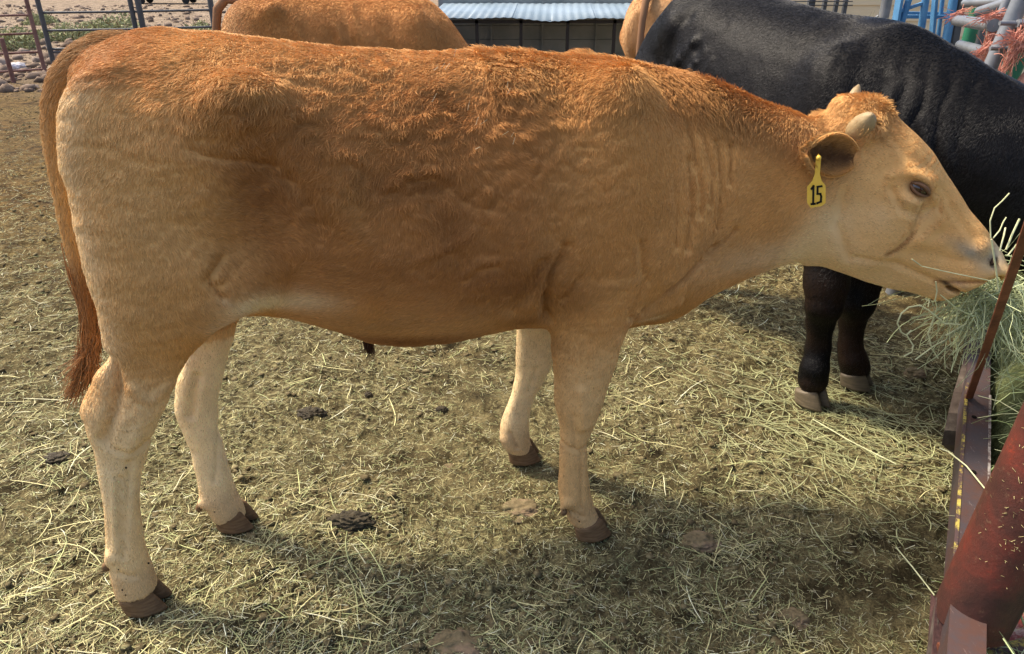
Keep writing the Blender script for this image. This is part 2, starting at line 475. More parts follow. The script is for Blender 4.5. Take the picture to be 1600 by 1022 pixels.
def head_loft(TA, BA, wt, U0, U1, O, Au, Ab, Av):
    tb = {'top': smooth_tab([p[0] for p in TA], [p[1] for p in TA], U0, U1, sig=.005), 'bot': smooth_tab([p[0] for p in BA], [p[1] for p in BA], U0, U1, sig=.006)}
    for i, k in enumerate(('w', 'fr', 'p')): tb[k] = smooth_tab([a[0] for a in wt], [a[i + 1] for a in wt], U0, U1, sig=.015)
    def fn(X, Y, Z):
        x, y, z = X - O[0], Y - O[1], Z - O[2]
        u = Au[0] * x + Au[1] * y + Au[2] * z; b = Ab[0] * x + Ab[1] * y + Ab[2] * z; v = Av[0] * x + Av[1] * y + Av[2] * z
        uc = np.clip(u, U0, U1)
        top, bot, w, fr, p = [np.interp(uc, *tb[k]).astype(np.float32) for k in ('top', 'bot', 'w', 'fr', 'p')]
        vc = bot + (top - bot) * fr; zz = v - vc; hh = np.where(zz > 0, top - vc, vc - bot); hh = np.maximum(hh, .004)
        rho = ((np.abs(b) / w) ** p + (np.abs(zz) / hh) ** p) ** (1 / p) + 1e-6
        r = np.sqrt(b * b + zz * zz); d = r - r / rho
        e = np.maximum(U0 - u, u - U1)
        return np.where(e > 0, np.sqrt(np.maximum(d, 0) ** 2 + e ** 2), d).astype(np.float32)
    return fn
def spaced(segs):
    o = []
    for a, b, st in segs: o.append(np.arange(a, b, st))
    return np.concatenate(o)
G = Field(spaced([(-.80, 1.14, .0085), (1.14, 1.86, .0052)]), spaced([(-.50, .46, .0075)]), spaced([(-.01, .56, .008), (.56, 1.28, .0062), (1.28, 1.44, .008)]))
G.union(loft_x(tab, S0 + .03, S1 - .02, .3, .5, 1.5), (S0 - .1, -.45, .4), (S1 + .1, .42, 1.45), .02)
# pelvis, rump and tail head
G.ell((-.395, 0, 1.17), (.135, .16, .17), .06)
G.cone((-.36, 0, 1.33), (-.50, 0, 1.29), .03, .028, .05)
for sgn in (-1, 1):
    G.ell((-.20, sgn * .20, 1.26), (.06, .035, .045), .07)                    # hook bone
    G.ell((.60, sgn * .125, 1.02), (.13, .10, .27), .07)                      # shoulder
    G.ell((.73, sgn * .10, .83), (.12, .095, .13), .06)                       # point of shoulder
    G.ell((-.32, sgn * .14, .88), (.10, .07, .09), .08)                      # stifle
G.ell((.80, 0, .70), (.09, .07, .085), .06)                                   # brisket
for nm in ('hn', 'hf', 'fn', 'ff'):
    rows = body_rows[nm]
    fn, lo, hi = loft_z(rows); G.union(fn, lo, hi, .045 if nm[0] == 'h' else .03)
# the far thigh mirrors the near one above the stifle
fn, lo, hi = loft_z([(r[0], r[1] + .04 * (r[0] < .9), -r[2], r[3], r[4]) for r in body_rows['hn'] if r[0] > .62]); G.union(fn, lo, hi, .05)
fn, lo, hi = loft_z([(r[0], r[1] - .03, -r[2] * .95, r[3], r[4]) for r in body_rows['fn'] if r[0] > .58]); G.union(fn, lo, hi, .05)
def pb(px, py, off): 
    s, z = FB.px(px, py, off); return np.array([s, off, z])
# dewclaw swellings, hock and knee bones
for nm, P, rr in (('hn', [(163, 882), (168, 870)], .013), ('hf', [(306, 791), (318, 785)], .012), ('fn', [(873, 797), (880, 785)], .012), ('ff', [(782, 690), (792, 680)], .014)):
    nn = feet[nm][1]
    for d in (-.024, .024):
        G.cone(pb(P[0][0] + 7, P[0][1] - 4, nn + d), pb(P[1][0] + 7, P[1][1], nn + d), rr * .7, rr * 1.2, .02)
G.cone(pb(139, 640, -.13), pb(160, 590, -.13), .012, .010, .04)               # point of the hock
G.cone(pb(258, 560, -.13), pb(200, 690, -.155), .012, .012, .03)
G.ell((.12, 0, tab['bot'][1][300] + .03), (.10, .05, .035), .04)              # sheath
# head
WT = [(-.15,.07,.5,2.0),(-.06,.082,.55,2.1),(.03,.092,.6,2.3),(.12,.096,.62,2.4),(.17,.092,.6,2.4),(.23,.076,.55,2.3),(.30,.064,.5,2.2),(.38,.058,.5,2.3),(.44,.061,.55,2.5),(.485,.058,.55,2.5),(.51,.046,.5,2.4)]
U1 = max(p[0] for p in HTu + HBu) - .004
fnh = head_loft(HTu, [(-.16, -.12), (-.05, -.19)] + HBu, WT, -.12, U1, HO, HU, HBx, HV)
c0 = hp(.2, 0, 0); G.union(fnh, (c0[0] - .45, c0[1] - .32, c0[2] - .42), (c0[0] + .45, c0[1] + .32, c0[2] + .42), .035)
HAX = [HU, HBx, HV]
def hell(u, b, v, ru, rb, rv, k=.02, cut=False, rot=0.0):
    c, s = math.cos(rot), math.sin(rot)
    G.ell(hp(u, b, v), (ru, rb, rv), k, [HU * c + HV * s, HBx, -HU * s + HV * c], cut)
def H_(px, py, off): return huv(px, py, off)
eu, ev = H_(1437, 296, -.088)
for sg in (-1, 1):
    hell(eu - .005, sg * .080, ev + .019, .040, .009, .011, .03, rot=-.25)    # brow
    hell(eu, sg * .100, ev, .035, .020, .022, .012, cut=True, rot=.15)        # socket
    hell(eu, sg * .084, ev - .034, .035, .016, .012, .015, rot=.2)            # below the eye
    ju, jv = H_(1345, 375, -.08); hell(ju, sg * .062, jv, .085, .032, .075, .04)   # jaw muscle
    cu, cv = H_(1425, 378, -.07); hell(cu, sg * .058, cv, .07, .014, .016, .02, rot=.5)  # cheek ridge
    nu, nv = H_(1535, 388, -.05); hell(nu, sg * .040, nv - .004, .024, .016, .018, .02)   # nostril wing
    nu, nv = H_(1552, 408, -.045); hell(nu + .004, sg * .056, nv - .002, .008, .022, .015, .005, cut=True, rot=.5)
    hu_, hv_ = H_(1352, 205, -.08); hell(hu_, sg * .072, hv_, .032, .03, .03, .03)   # horn base
    mu, mv = H_(1462, 440, -.055); m2u, m2v = H_(1550, 441, -.05)
    G.cone(hp(mu, sg * .060, mv), hp(m2u, sg * .052, m2v + .004), .0055, .004, .006, cut=True)
lu, lv = H_(1480, 452, -.02); hell(lu + .004, 0, lv + .014, .030, .09, .0085, .006, cut=True, rot=.10)   # the mouth a little open
pu_, pv_ = H_(1348, 150, 0.0); hell(pu_, 0, pv_ - .045, .05, .055, .035, .04)   # tuft of the poll
V, Fq = G.mesh()
N = grad_normals(V, Fq)
print('steer verts', len(V), 'faces', len(Fq))
near = V[:, 1] < nc_at(V[:, 0])

# ---------------- relief: folds, hollows and muscle drawn in body coordinates (both sides)
def pl(px, off=-.22): return [FB.px(x, y, off) for x, y in px]
def dist_poly(s, z, P):
    best = np.full(len(s), 9.0); P = np.array(P)
    for a, b in zip(P[:-1], P[1:]):
        d = b - a; t = np.clip(((s - a[0]) * d[0] + (z - a[1]) * d[1]) / (d @ d), 0, 1)
        best = np.minimum(best, np.hypot(s - a[0] - t * d[0], z - a[1] - t * d[1]))
    return best
def gau(s, z, px, rs, rz, off=-.22):
    c = FB.px(px[0], px[1], off); return np.exp(-((s - c[0]) / rs) ** 2 - ((z - c[1]) / rz) ** 2)
def relief(s, z, side):
    h = np.zeros(len(s)); s = s + .007 * fbm(s * 11, z * 11, None, 2, 140); z = z + .007 * fbm(s * 11, z * 11, None, 2, 150)
    h -= .030 * gau(s, z, (405, 330), .08, .10) + .026 * gau(s, z, (365, 400), .05, .06)      # flank hollow
    h += .012 * gau(s, z, (230, 300), .14, .16) + .010 * gau(s, z, (560, 430), .14, .09)
    h -= .012 * gau(s, z, (860, 380), .035, .16)                                              # behind the shoulder
    h -= .010 * gau(s, z, (880, 480), .04, .05)
    h += .008 * gau(s, z, (960, 200), .07, .12)
    for px, w, d in (([(1105, 200), (1112, 300), (1105, 345)], .007, .0045), ([(1128, 215), (1133, 290), (1122, 330)], .006, .003), ([(1100, 260), (1092, 340), (1080, 395)], .009, .006),
                     ([(1150, 230), (1148, 310), (1135, 365)], .006, .005), ([(1172, 240), (1165, 300)], .007, .004), ([(1135, 395), (1085, 440), (1035, 478), (1000, 505)], .009, .011), ([(1075, 480), (1045, 496), (1015, 506)], .016, -.006),
                     ([(1170, 370), (1120, 420), (1075, 448)], .008, .005), ([(855, 470), (862, 515)], .012, .014), ([(845, 400), (830, 450), (800, 490)], .012, .007),
                     ([(880, 380), (860, 440), (858, 480)], .012, .008), ([(1000, 500), (1050, 465)], .008, -.006), ([(340, 410), (322, 440), (345, 470)], .010, .006),
                     ([(300, 235), (360, 250), (430, 262)], .008, .004), ([(835, 400), (815, 450), (790, 480)], .009, .004), ([(868, 400), (850, 450), (846, 490)], .007, .004), ([(905, 430), (885, 470)], .008, .004), ([(1060, 230), (1068, 330), (1062, 390)], .009, .003), ([(1000, 380), (1010, 440), (990, 500)], .012, .004), ([(560, 270), (600, 300), (700, 290), (760, 320)], .02, .003), ([(420, 260), (480, 300), (500, 370)], .02, .004), ([(530, 250), (540, 330), (600, 400)], .025, -.003), ([(735, 352), (680, 380), (650, 392)], .010, -.0022)):
        h -= 2.3 * d * np.exp(-(dist_poly(s, z, pl(px)) / w) ** 2)
    for k, px in enumerate(([(590, 195), (606, 214), (634, 206)], [(638, 268), (655, 245), (650, 224)], [(668, 148), (700, 150), (714, 168)], [(470, 184), (503, 188), (500, 206), (478, 212)], [(598, 290), (632, 268), (680, 266), (722, 300)], [(788, 166), (802, 182), (818, 160)],
                ([(690, 232), (684, 214), (708, 204)]), [(352, 162), (378, 168), (400, 150)], [(745, 262), (770, 285), (762, 310)], [(560, 120), (590, 128), (620, 122)], [(540, 240), (562, 258), (552, 280)], [(820, 220), (842, 240), (836, 262)], [(440, 270), (470, 282), (482, 310)], [(320, 420), (332, 438), (346, 436)], [(722, 420), (742, 404), (770, 400)])):
        P_ = np.array(px, float); P_[:, 0] += 3 * np.sin(P_[:, 1]); h += .0050 * np.exp(-(dist_poly(s, z, pl(px)) / .0095) ** 2) - .0055 * np.exp(-(dist_poly(s, z, pl([(a + 2, b + 9) for a, b in px])) / .008) ** 2)
    return h
s_, z_ = V[:, 0].copy(), V[:, 2].copy()
trunk = np.clip((np.abs(V[:, 1] - nc_at(V[:, 0])) - .05) / .06, 0, 1)
h = relief(s_, z_, 0) * trunk
# tendons and hock detail on the near hind leg
for px, w, d, off in (([(172, 560), (186, 600), (178, 645), (166, 680)], .014, .016, -.15), ([(215, 600), (225, 650), (205, 700)], .014, -.004, -.15), ([(900, 600), (905, 655)], .016, -.005, -.17), ([(890, 640), (895, 690)], .010, .004, -.17), ([(310, 580), (300, 640)], .012, .010, .13), ([(190, 740), (192, 830)], .007, .005, -.15), ([(905, 700), (902, 780)], .006, .004, -.17), ([(345, 660), (338, 740)], .006, .004, .13), ([(205, 715), (200, 800), (196, 860)], .006, .005, -.15), ([(180, 745), (183, 850)], .007, -.003, -.15), ([(170, 690), (205, 700), (232, 690)], .010, .004, -.15), ([(878, 690), (900, 697), (915, 690)], .007, .004, -.17), ([(880, 790), (905, 795)], .006, .004, -.17), ([(192, 880), (215, 885)], .007, .004, -.14), ([(835, 570), (825, 610)], .008, .004, .17), ([(795, 670), (805, 692)], .006, .006, .21), ([(205, 600), (240, 620), (262, 600)], .012, -.003, -.15)):
    q = dist_poly(s_, z_, [FB.px(x, y, off) for x, y in px]); msk = (np.abs(V[:, 1] - off) < .06)
    h -= 1.5 * d * np.exp(-(q / w) ** 2) * msk
# cowlicks and matted wool on the barrel, low relief elsewhere
shag = np.clip(gau(s_, z_, (650, 190), .42, .20) * 1.3 + gau(s_, z_, (800, 480), .12, .06) * .5 + .25, 0, 1) * (z_ > .55) * (s_ < .62)
crest = sstep(z_, np.interp(s_, tab['top'][0], tab['top'][1]) - .10, np.interp(s_, tab['top'][0], tab['top'][1]) - .02) * (s_ > .35) * (s_ < 1.25)
nb = fbm(V[:, 0] * 14, V[:, 1] * 14, V[:, 2] * 18, 3, 5)
nr = fbm(V[:, 0] * 24 + nb * 1.2, V[:, 1] * 20, V[:, 2] * 30 + nb, 2, 9, ridged=True)
h += shag * (.006 * nb + .005 * np.maximum(nr, 0)) + .003 * trunk * fbm(V[:, 0] * 7, V[:, 1] * 7, V[:, 2] * 13, 3, 3) + .0012 * fbm(V[:, 0] * 16, V[:, 1] * 16, V[:, 2] * 16, 2, 13)
h += crest * .003
# ribs, faint
h += .002 * np.sin((s_ * .95 + z_ * .35) * 2 * math.pi / .075) * gau(s_, z_, (650, 330), .25, .15)
Dh = V - HO; uh_, bh_, vh_ = Dh @ HU, Dh @ HBx, Dh @ HV; hm_ = sstep(uh_, -.02, .05) * (s_ > 1.15) * sstep(np.abs(bh_), .015, .035)
for px, w, d in (([(1392, 292), (1408, 325), (1440, 338), (1462, 325)], .009, .0055), ([(1390, 272), (1425, 268), (1462, 284)], .010, -.004), ([(1340, 400), (1400, 412), (1458, 440)], .010, .005), ([(1476, 300), (1500, 345), (1528, 385)], .012, .004),
                 ([(1318, 290), (1306, 345), (1325, 400)], .014, .006), ([(1442, 318), (1436, 345), (1424, 365), (1390, 396)], .006, .0045), ([(1475, 405), (1515, 412)], .012, .003), ([(1395, 215), (1420, 245), (1450, 262)], .012, .004), ([(1440, 375), (1470, 350)], .014, -.004),
                 ([(1462, 250), (1440, 262), (1425, 262)], .004, .002), ([(1470, 262), (1450, 272)], .004, .002), ([(1462, 300), (1472, 312), (1470, 330)], .006, .004)):
    h -= d * 1.25 * hm_ * np.exp(-(dist_poly(uh_, vh_, [H_(x, y, -.07) for x, y in px]) / w) ** 2)
V = V + N * h[:, None]
N = grad_normals(V, Fq)

# ---------------- coat colours in body coordinates
C_ = dict(main=(.66, .340, .105), pale=(.79, .50, .205), cream=(.88, .68, .39), red=(.50, .225, .066), dark=(.24, .088, .022), orange=(.64, .340, .112), skin=(.32, .20, .12), grey=(.36, .31, .22), black=(.02, .012, .008))
C_ = {k: np.array(v) for k, v in C_.items()}
def coat(V, N=None):
    s, n, z = V[:, 0], V[:, 1] - nc_at(V[:, 0]), V[:, 2]
    w1 = fbm(s * 5, n * 5, z * 5, 3, 21); w2 = fbm(s * 22, n * 22, z * 22, 3, 31)
    c = np.tile(C_['main'], (len(V), 1))
    def put(k, m):
        nonlocal c
        m = np.clip(m, 0, 1)[:, None]; c = c * (1 - m) + C_[k] * m
    g = lambda px, rs, rz, off=-.22: gau(s, z, px, rs, rz, off)
    jit = 1 + .6 * w1 + .3 * w2
    c = c * (1 + .16 * w1[:, None])
    # reddish saddle over the barrel and ribs
    put('red', 1.15 * (g((620, 220), .30, .20) + .8 * g((760, 250), .15, .20) + .7 * g((450, 320), .12, .20) + .9 * g((680, 420), .26, .12)) * jit)
    put('orange', 1.0 * sstep(z, 1.20, 1.33) * (s > -.35) * (s < .9) * jit * .8)
    put('orange', .7 * g((940, 110), .18, .05, -.05) * jit)
    put('main', .8 * g((960, 300), .12, .22) * jit)
    # darker patches
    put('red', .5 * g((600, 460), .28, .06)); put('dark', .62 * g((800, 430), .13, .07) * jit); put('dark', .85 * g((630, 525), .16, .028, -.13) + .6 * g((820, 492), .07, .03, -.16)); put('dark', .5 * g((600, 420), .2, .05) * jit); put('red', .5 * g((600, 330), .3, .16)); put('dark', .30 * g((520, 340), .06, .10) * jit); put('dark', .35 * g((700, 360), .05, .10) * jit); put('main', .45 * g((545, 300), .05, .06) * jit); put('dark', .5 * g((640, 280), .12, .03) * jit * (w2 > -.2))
    put('dark', .72 * g((400, 335), .07, .12) * jit); put('dark', .5 * g((690, 160), .05, .02) + .3 * g((370, 165), .05, .03) * jit)
    put('dark', .38 * g((885, 470), .06, .05) * jit + .22 * g((1120, 390), .05, .03)); put('dark', .3 * g((220, 550), .03, .012, -.15))
    put('red', .7 * crest_w(s, z) * jit * (s > .72)); put('red', .4 * g((930, 330), .2, .2) * jit)
    # pale haunch, flank fold, legs, throat, underside
    rump = sstep(-s, .35, .62) * sstep(z, .5, .8); put('pale', .8 * rump * (1 - .4 * sstep(z, 1.24, 1.33)) * (1 + .3 * w1))
    put('cream', .75 * np.exp(-(dist_poly(s, z, [FB.px(x, y, -.12) for x, y in [(135, 106), (103, 140), (94, 200), (98, 260), (120, 360), (150, 480), (160, 560)]]) / .040) ** 2) * (1 + .3 * w1))  # pale rear edge of the rump, with its sunlit highlight painted into the coat
    put('pale', .5 * g((230, 300), .12, .25))
    put('red', .9 * sstep(z, 1.27, 1.315) * sstep(-s, .30, .40) * (1 + .3 * w2))
    lo = 1 - sstep(z, .50, .74); hind = s < .1; legm = np.maximum(1 - sstep(s, -.34, -.20), sstep(s, .40, .47) * (1 - sstep(s, .62, .70))); lo = lo * np.maximum(1 - sstep(z, .52, .58), legm)
    put('pale', lo * np.where(hind, .9, .55)); put('cream', lo * np.where(hind, .55, .12) * (1 + .6 * w1))
    put('cream', 1.0 * gau(s, z, (392, 484), .065, .032, -.2) + .6 * gau(s, z, (470, 480), .09, .032, -.2) + .5 * gau(s, z, (345, 515), .04, .03, -.17))
    put('cream', .75 * gau(s, z, (1015, 490), .05, .02, -.12))
    put('pale', .65 * sstep(s, 1.02, 1.2)); put('cream', .45 * gau(s, z, (1200, 395), .2, .05, -.1))
    put('orange', .45 * g((1200, 200), .15, .06, -.1))
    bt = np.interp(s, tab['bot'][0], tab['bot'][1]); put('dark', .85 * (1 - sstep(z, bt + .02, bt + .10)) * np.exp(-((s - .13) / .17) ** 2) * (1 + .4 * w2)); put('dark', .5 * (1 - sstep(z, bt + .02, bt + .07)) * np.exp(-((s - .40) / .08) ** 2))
    inner = sstep(n, .0, .06) * (z < .62); put('cream', inner * .8)
    put('pale', .35 * (1 - sstep(z, .08, .2)) + 0 * s); put('skin', .35 * (1 - sstep(z, .10, .16)))
    w3 = fbm(s * 70, n * 70, z * 40, 2, 51); return np.clip(c * (1 + .09 * w2[:, None] + .10 * w3[:, None] * (z[:, None] < .65)), .01, .95)
def crest_w(s, z):
    t = np.interp(s, tab['top'][0], tab['top'][1]); return sstep(z, t - .14, t - .05) * (s > .3) * (s < 1.22)
def head_color(V, c):
    d = V - HO; u, b, v = d @ HU, d @ HBx, d @ HV
    hm = sstep(u, -.05, .05)
    w = fbm(V[:, 0] * 18, V[:, 1] * 18, V[:, 2] * 18, 3, 41)
    def put(k, m):
        nonlocal c
        m = np.clip(m, 0, 1)[:, None]; c = c * (1 - m) + C_[k] * m
    def ge(px, ru, rv, off=-.07):
        q = H_(*px, off); return np.exp(-((u - q[0]) / ru) ** 2 - ((v - q[1]) / rv) ** 2)
    put('pale', hm * .30); put('main', hm * .5 * sstep(v, .02, .10)); put('main', .55 * ge((1500, 370), .08, .05) * (1 + w))
    put('cream', .6 * ge((1300, 340), .06, .05)); put('cream', .35 * ge((1430, 325), .04, .02))  # first cream patch paints the sunlight on the cheek behind the ear
    put('cream', hm * .4 * (1 - sstep(v, -.20, -.10)) * (u < .4)); put('orange', .6 * ge((1350, 165), .06, .05, 0))
    put('grey', .85 * ge((1520, 398), .055, .018) * (1 + w)); put('grey', 1.0 * ge((1558, 405), .034, .050))
    put('main', .35 * ge((1510, 425), .06, .02)); put('grey', .30 * ge((1475, 462), .035, .015))
    # tear streak, as stained hair
    q = [H_(x, y, -.08) for x, y in [(1444, 312), (1440, 325), (1432, 345), (1424, 362)]]; q2 = [H_(x, y, -.08) for x, y in [(1428, 366), (1420, 378), (1405, 390), (1386, 397)]]
    put('dark', .45 * np.exp(-(dist_poly(u, v, q) / .0028) ** 2)); put('dark', .85 * np.exp(-(dist_poly(u, v, q2) / .0052) ** 2))
    put('dark', .75 * np.exp(-(dist_poly(u, v, [(mu, mv), (m2u, m2v)]) / .004) ** 2) * (np.abs(b) > .02))
    put('skin', .8 * np.exp(-(((u - eu) / .034) ** 2 + ((v - ev) / .020) ** 2) ** 2)); put('dark', .8 * np.exp(-(((u - eu) / .029) ** 2 + ((v - ev) / .0165) ** 2) ** 2)); put('dark', .5 * ge((1452, 312), .009, .012))
    put('black', 1.1 * np.exp(-(((u - nu) / .006) ** 2 + ((v - nv) / .012) ** 2) ** 2)); put('black', 1.1 * ge((1480, 446), .020, .0055) * (np.abs(b) > .02)); put('skin', .5 * ge((1500, 446), .045, .008)); put('orange', .45 * ge((1420, 230), .07, .03)); put('orange', .4 * ge((1480, 330), .05, .03)); put('cream', .35 * ge((1370, 330), .05, .04)); put('main', .4 * ge((1380, 300), .04, .06) * (1 + w))
    return c
steer = empty('steer', FB.p0, FB.psi, label='tan yearling steer with short horns and yellow ear tag, eating from the feeder', cat='steer')
def L2S(P): return np.asarray(P, dtype=float)             # the Empty carries the frame: local = (s, n, z)
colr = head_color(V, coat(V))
m = NT('steer_hide', rough=.75, spec=.15)
m.color(m.attr('coat')); m.bump(m.noise(260, 3, .6), .35, .004)
mat_hide = m.m
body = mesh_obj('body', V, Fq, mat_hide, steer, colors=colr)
# ---------------- fur: real strands rooted on the hide
def fur(name, V, Fq, colr, parent, n, dens, length, lay, mat, radius=.0006, seed=1, K=5, clump=.012, **kw):
    r = np.random.default_rng(seed)
    a, b, c, d = V[Fq[:, 0]], V[Fq[:, 1]], V[Fq[:, 2]], V[Fq[:, 3]]
    ar = np.linalg.norm(np.cross(c - a, d - b), axis=1) * .5
    cen = (a + b + c + d) / 4; NN = grad_normals(V, Fq); fn_ = (NN[Fq[:, 0]] + NN[Fq[:, 2]]) / 2
    w = ar * dens(cen, fn_); w = np.maximum(w, 0); f = r.choice(len(Fq), n, p=w / w.sum())
    u, v = r.random((2, n, 1))
    bl = lambda A: (A[Fq[f, 0]] * (1 - u) + A[Fq[f, 1]] * u) * (1 - v) + (A[Fq[f, 3]] * (1 - u) + A[Fq[f, 2]] * u) * v
    P, Nn, Cc = bl(V), bl(NN), bl(colr); Nn /= np.linalg.norm(Nn, axis=1, keepdims=True) + 1e-9
    L = length(P, Nn) * (.65 + .7 * r.random(n)); T, lift, curl = lay(P, Nn)
    T = T - Nn * (T * Nn).sum(1, keepdims=True); T /= np.linalg.norm(T, axis=1, keepdims=True) + 1e-9
    S = np.cross(Nn, T)
    cs = clump * np.where(curl > .5, 1.7, 1.0)[:, None]; ci = np.floor(P / cs + .35 * r.standard_normal((n, 3)) * .5)
    hv1 = _hash(ci[:, 0], ci[:, 1], ci[:, 2], 3) - .5; hv2 = _hash(ci[:, 0], ci[:, 1], ci[:, 2], 11) - .5
    ang = curl * (2.2 * hv1 + .5 * r.standard_normal(n)) + .18 * r.standard_normal(n)
    bend = curl * 2.0 * hv2
    lf = np.clip(lift * (1 + .6 * (r.random(n) - .3) + curl * .8 * hv2), .05, 1.2)
    t = np.linspace(0, 1, K)
    pts = np.zeros((n, K, 3)); pts[:, 0] = P - Nn * .0004; cur = pts[:, 0].copy(); seg = L / (K - 1)
    for k in range(1, K):
        A = ang + bend * t[k] * 1.6; up = lf * (1.25 - .95 * t[k])
        D = T * np.cos(A)[:, None] + S * np.sin(A)[:, None] + Nn * up[:, None]
        D /= np.linalg.norm(D, axis=1, keepdims=True); cur = cur + D * seg[:, None]; pts[:, k] = cur
    cu = bpy.data.hair_curves.new(name); cu.add_curves([K] * n)
    cu.attributes['position'].data.foreach_set('vector', pts.astype(np.float32).ravel())
    ra = cu.attributes.get('radius') or cu.attributes.new('radius', 'FLOAT', 'POINT')
    rad = (radius * (.7 + .6 * r.random(n)))[:, None] * np.array([1, 1, .9, .65, .2] if K == 5 else np.linspace(1, .25, K))[None]
    ra.data.foreach_set('value', rad.astype(np.float32).ravel())
    ca = cu.attributes.new('coat', 'FLOAT_COLOR', 'CURVE'); q = np.ones((n, 4), np.float32)
    q[:, :3] = np.clip(Cc * (1 + .22 * hv1[:, None] * (.15 + curl[:, None]) + (.10 + .14 * (L[:, None] < .0085)) * r.standard_normal((n, 1))), .004, .95); ca.data.foreach_set('color', q.ravel())
    cu.materials.append(mat)
    o = bpy.data.objects.new(name, cu); col.objects.link(o); o.parent = parent
    return tag(o, **kw)
def fur_mat(name, rough=.55, spec=.25, sheen=0.0, gain=1.0):
    m = NT(name, rough, spec)
    c = m.attr('coat')
    m.color(c if gain == 1.0 else m.mix(1.0, c, (gain, gain, gain), 'MULTIPLY'))
    return m.m
mat_fur = fur_mat('steer_fur', .55, .18)
KEYD = [((120, 200), (-.25, -1)), ((200, 330), (-.15, -1)), ((260, 450), (.05, -1)), ((200, 110), (-.9, -.5)), ((330, 130), (-.7, -.8)), ((330, 250), (.2, -1)), ((420, 330), (.9, -.3)), ((380, 420), (.7, -.7)),
        ((480, 250), (-.3, -1)), ((560, 350), (-.5, -.8)), ((520, 450), (-.9, -.35)), ((650, 300), (-.3, -1)), ((650, 480), (-.9, -.5)), ((760, 400), (-.5, -.9)), ((650, 120), (-.6, -.7)), ((850, 180), (.4, -1)),
        ((900, 110), (-.5, -.6)), ((920, 300), (-.2, -1)), ((850, 450), (-.5, -.9)), ((980, 400), (-.3, -1)), ((1050, 200), (-.3, -1)), ((1100, 120), (.3, -.9)), ((1150, 300), (-.3, -1)), ((1200, 350), (-.8, -.6)), ((1230, 220), (-.8, -.5))]
KP = np.array([FB.px(*k, -.2) for k, _ in KEYD]); KD = np.array([d for _, d in KEYD], float); KD /= np.linalg.norm(KD, axis=1, keepdims=True)
def body_lay(P, Nn):
    s, n, z = P[:, 0], P[:, 1], P[:, 2]
    w = np.exp(-((s[:, None] - KP[None, :, 0]) ** 2 + (z[:, None] - KP[None, :, 1]) ** 2) / .09 ** 2) + 1e-9
    d = (w @ KD) / w.sum(1, keepdims=True)
    leg = 1 - sstep(z, .58, .70); d = d * (1 - leg[:, None]) + np.array([-.1, -1.0]) * leg[:, None]
    a = 1.0 * fbm(s * 9, n * 9, z * 9, 2, 77) * (1 - leg)
    c, si = np.cos(a), np.sin(a); dx, dz = d[:, 0] * c - d[:, 1] * si, d[:, 0] * si + d[:, 1] * c
    T = np.stack([dx, np.zeros(len(s)), dz], 1)
    top = sstep(Nn[:, 2], .5, .9); T[:, 1] += top * .6 * np.sign(n); T[:, 0] -= top * .5
    D = P - HO; u = D @ HU; hm = sstep(u, -.02, .06) * (s > 1.1)
    T = T * (1 - hm[:, None]) + (-HU * .9 - HV * .15)[None] * hm[:, None]
    sh = shagf(P); cr = crest_w(s, z) * (s > .25)
    v = D @ HV; poll = np.exp(-((u + .02) / .06) ** 2) * sstep(v, .09, .14)
    lift = .20 + .28 * sh + .40 * cr * sstep(Nn[:, 2], -.2, .5) - .06 * leg + .5 * poll - .1 * hm
    curl = np.clip(.10 + .50 * sh + .15 * cr - .04 * leg + .7 * poll, .04, 1)
    return T, lift, curl
def shagf(P):
    s, z = P[:, 0], P[:, 2]; g = lambda px, rs, rz: gau(s, z, px, rs, rz)
    q = 1.0 * g((650, 170), .30, .13) + .8 * g((360, 150), .13, .09) + .5 * g((560, 270), .16, .08) + .5 * g((780, 470), .10, .05) + .5 * g((600, 515), .12, .02) + .45 * g((900, 450), .06, .07) + .3 * g((700, 330), .2, .1)
    nz = fbm(P[:, 0] * 7, P[:, 1] * 7, P[:, 2] * 7, 2, 55)
    return np.clip(q * (1 + .9 * nz), 0, 1) * (s < .72)
def body_len(P, Nn):
    s, z = P[:, 0], P[:, 2]; leg = 1 - sstep(z, .50, .75)
    u = (P - HO) @ HU; v = (P - HO) @ HV; hm = sstep(u, -.08, .03) * (s > 1.1); poll = np.exp(-((u + .03) / .05) ** 2) * sstep(v, .10, .15)
    L = .012 + .006 * shagf(P) + .007 * crest_w(s, z) * (s < 1.15) + .016 * crest_w(s, z) * np.exp(-((s - .90) / .10) ** 2) * sstep(Nn[:, 2], .1, .7)
    L = L * (1 - .42 * leg); L = L * (1 - .38 * hm) + poll * .022
    mz = sstep(u, .40, .46) * (s > 1.1); eye = np.exp(-(((u - eu) / .034) ** 2 + ((v - ev) / .021) ** 2) ** 3) * (s > 1.1)
    return np.maximum(L * (1 - .75 * mz) * (1 - eye), .0012)
def body_dens(P, Nn):
    u = (P - HO) @ HU; s = P[:, 0]
    d = np.where(Nn[:, 1] < .35, 1.0, .35); d = d * np.where(P[:, 2] < .55, .9, 1) * np.where((s > 1.15), 1.5, 1.0)
    return d
NH = 420000
fur('coat_fur', V, Fq, colr, steer, NH, body_dens, body_len, body_lay, mat_fur, .00055, 5)

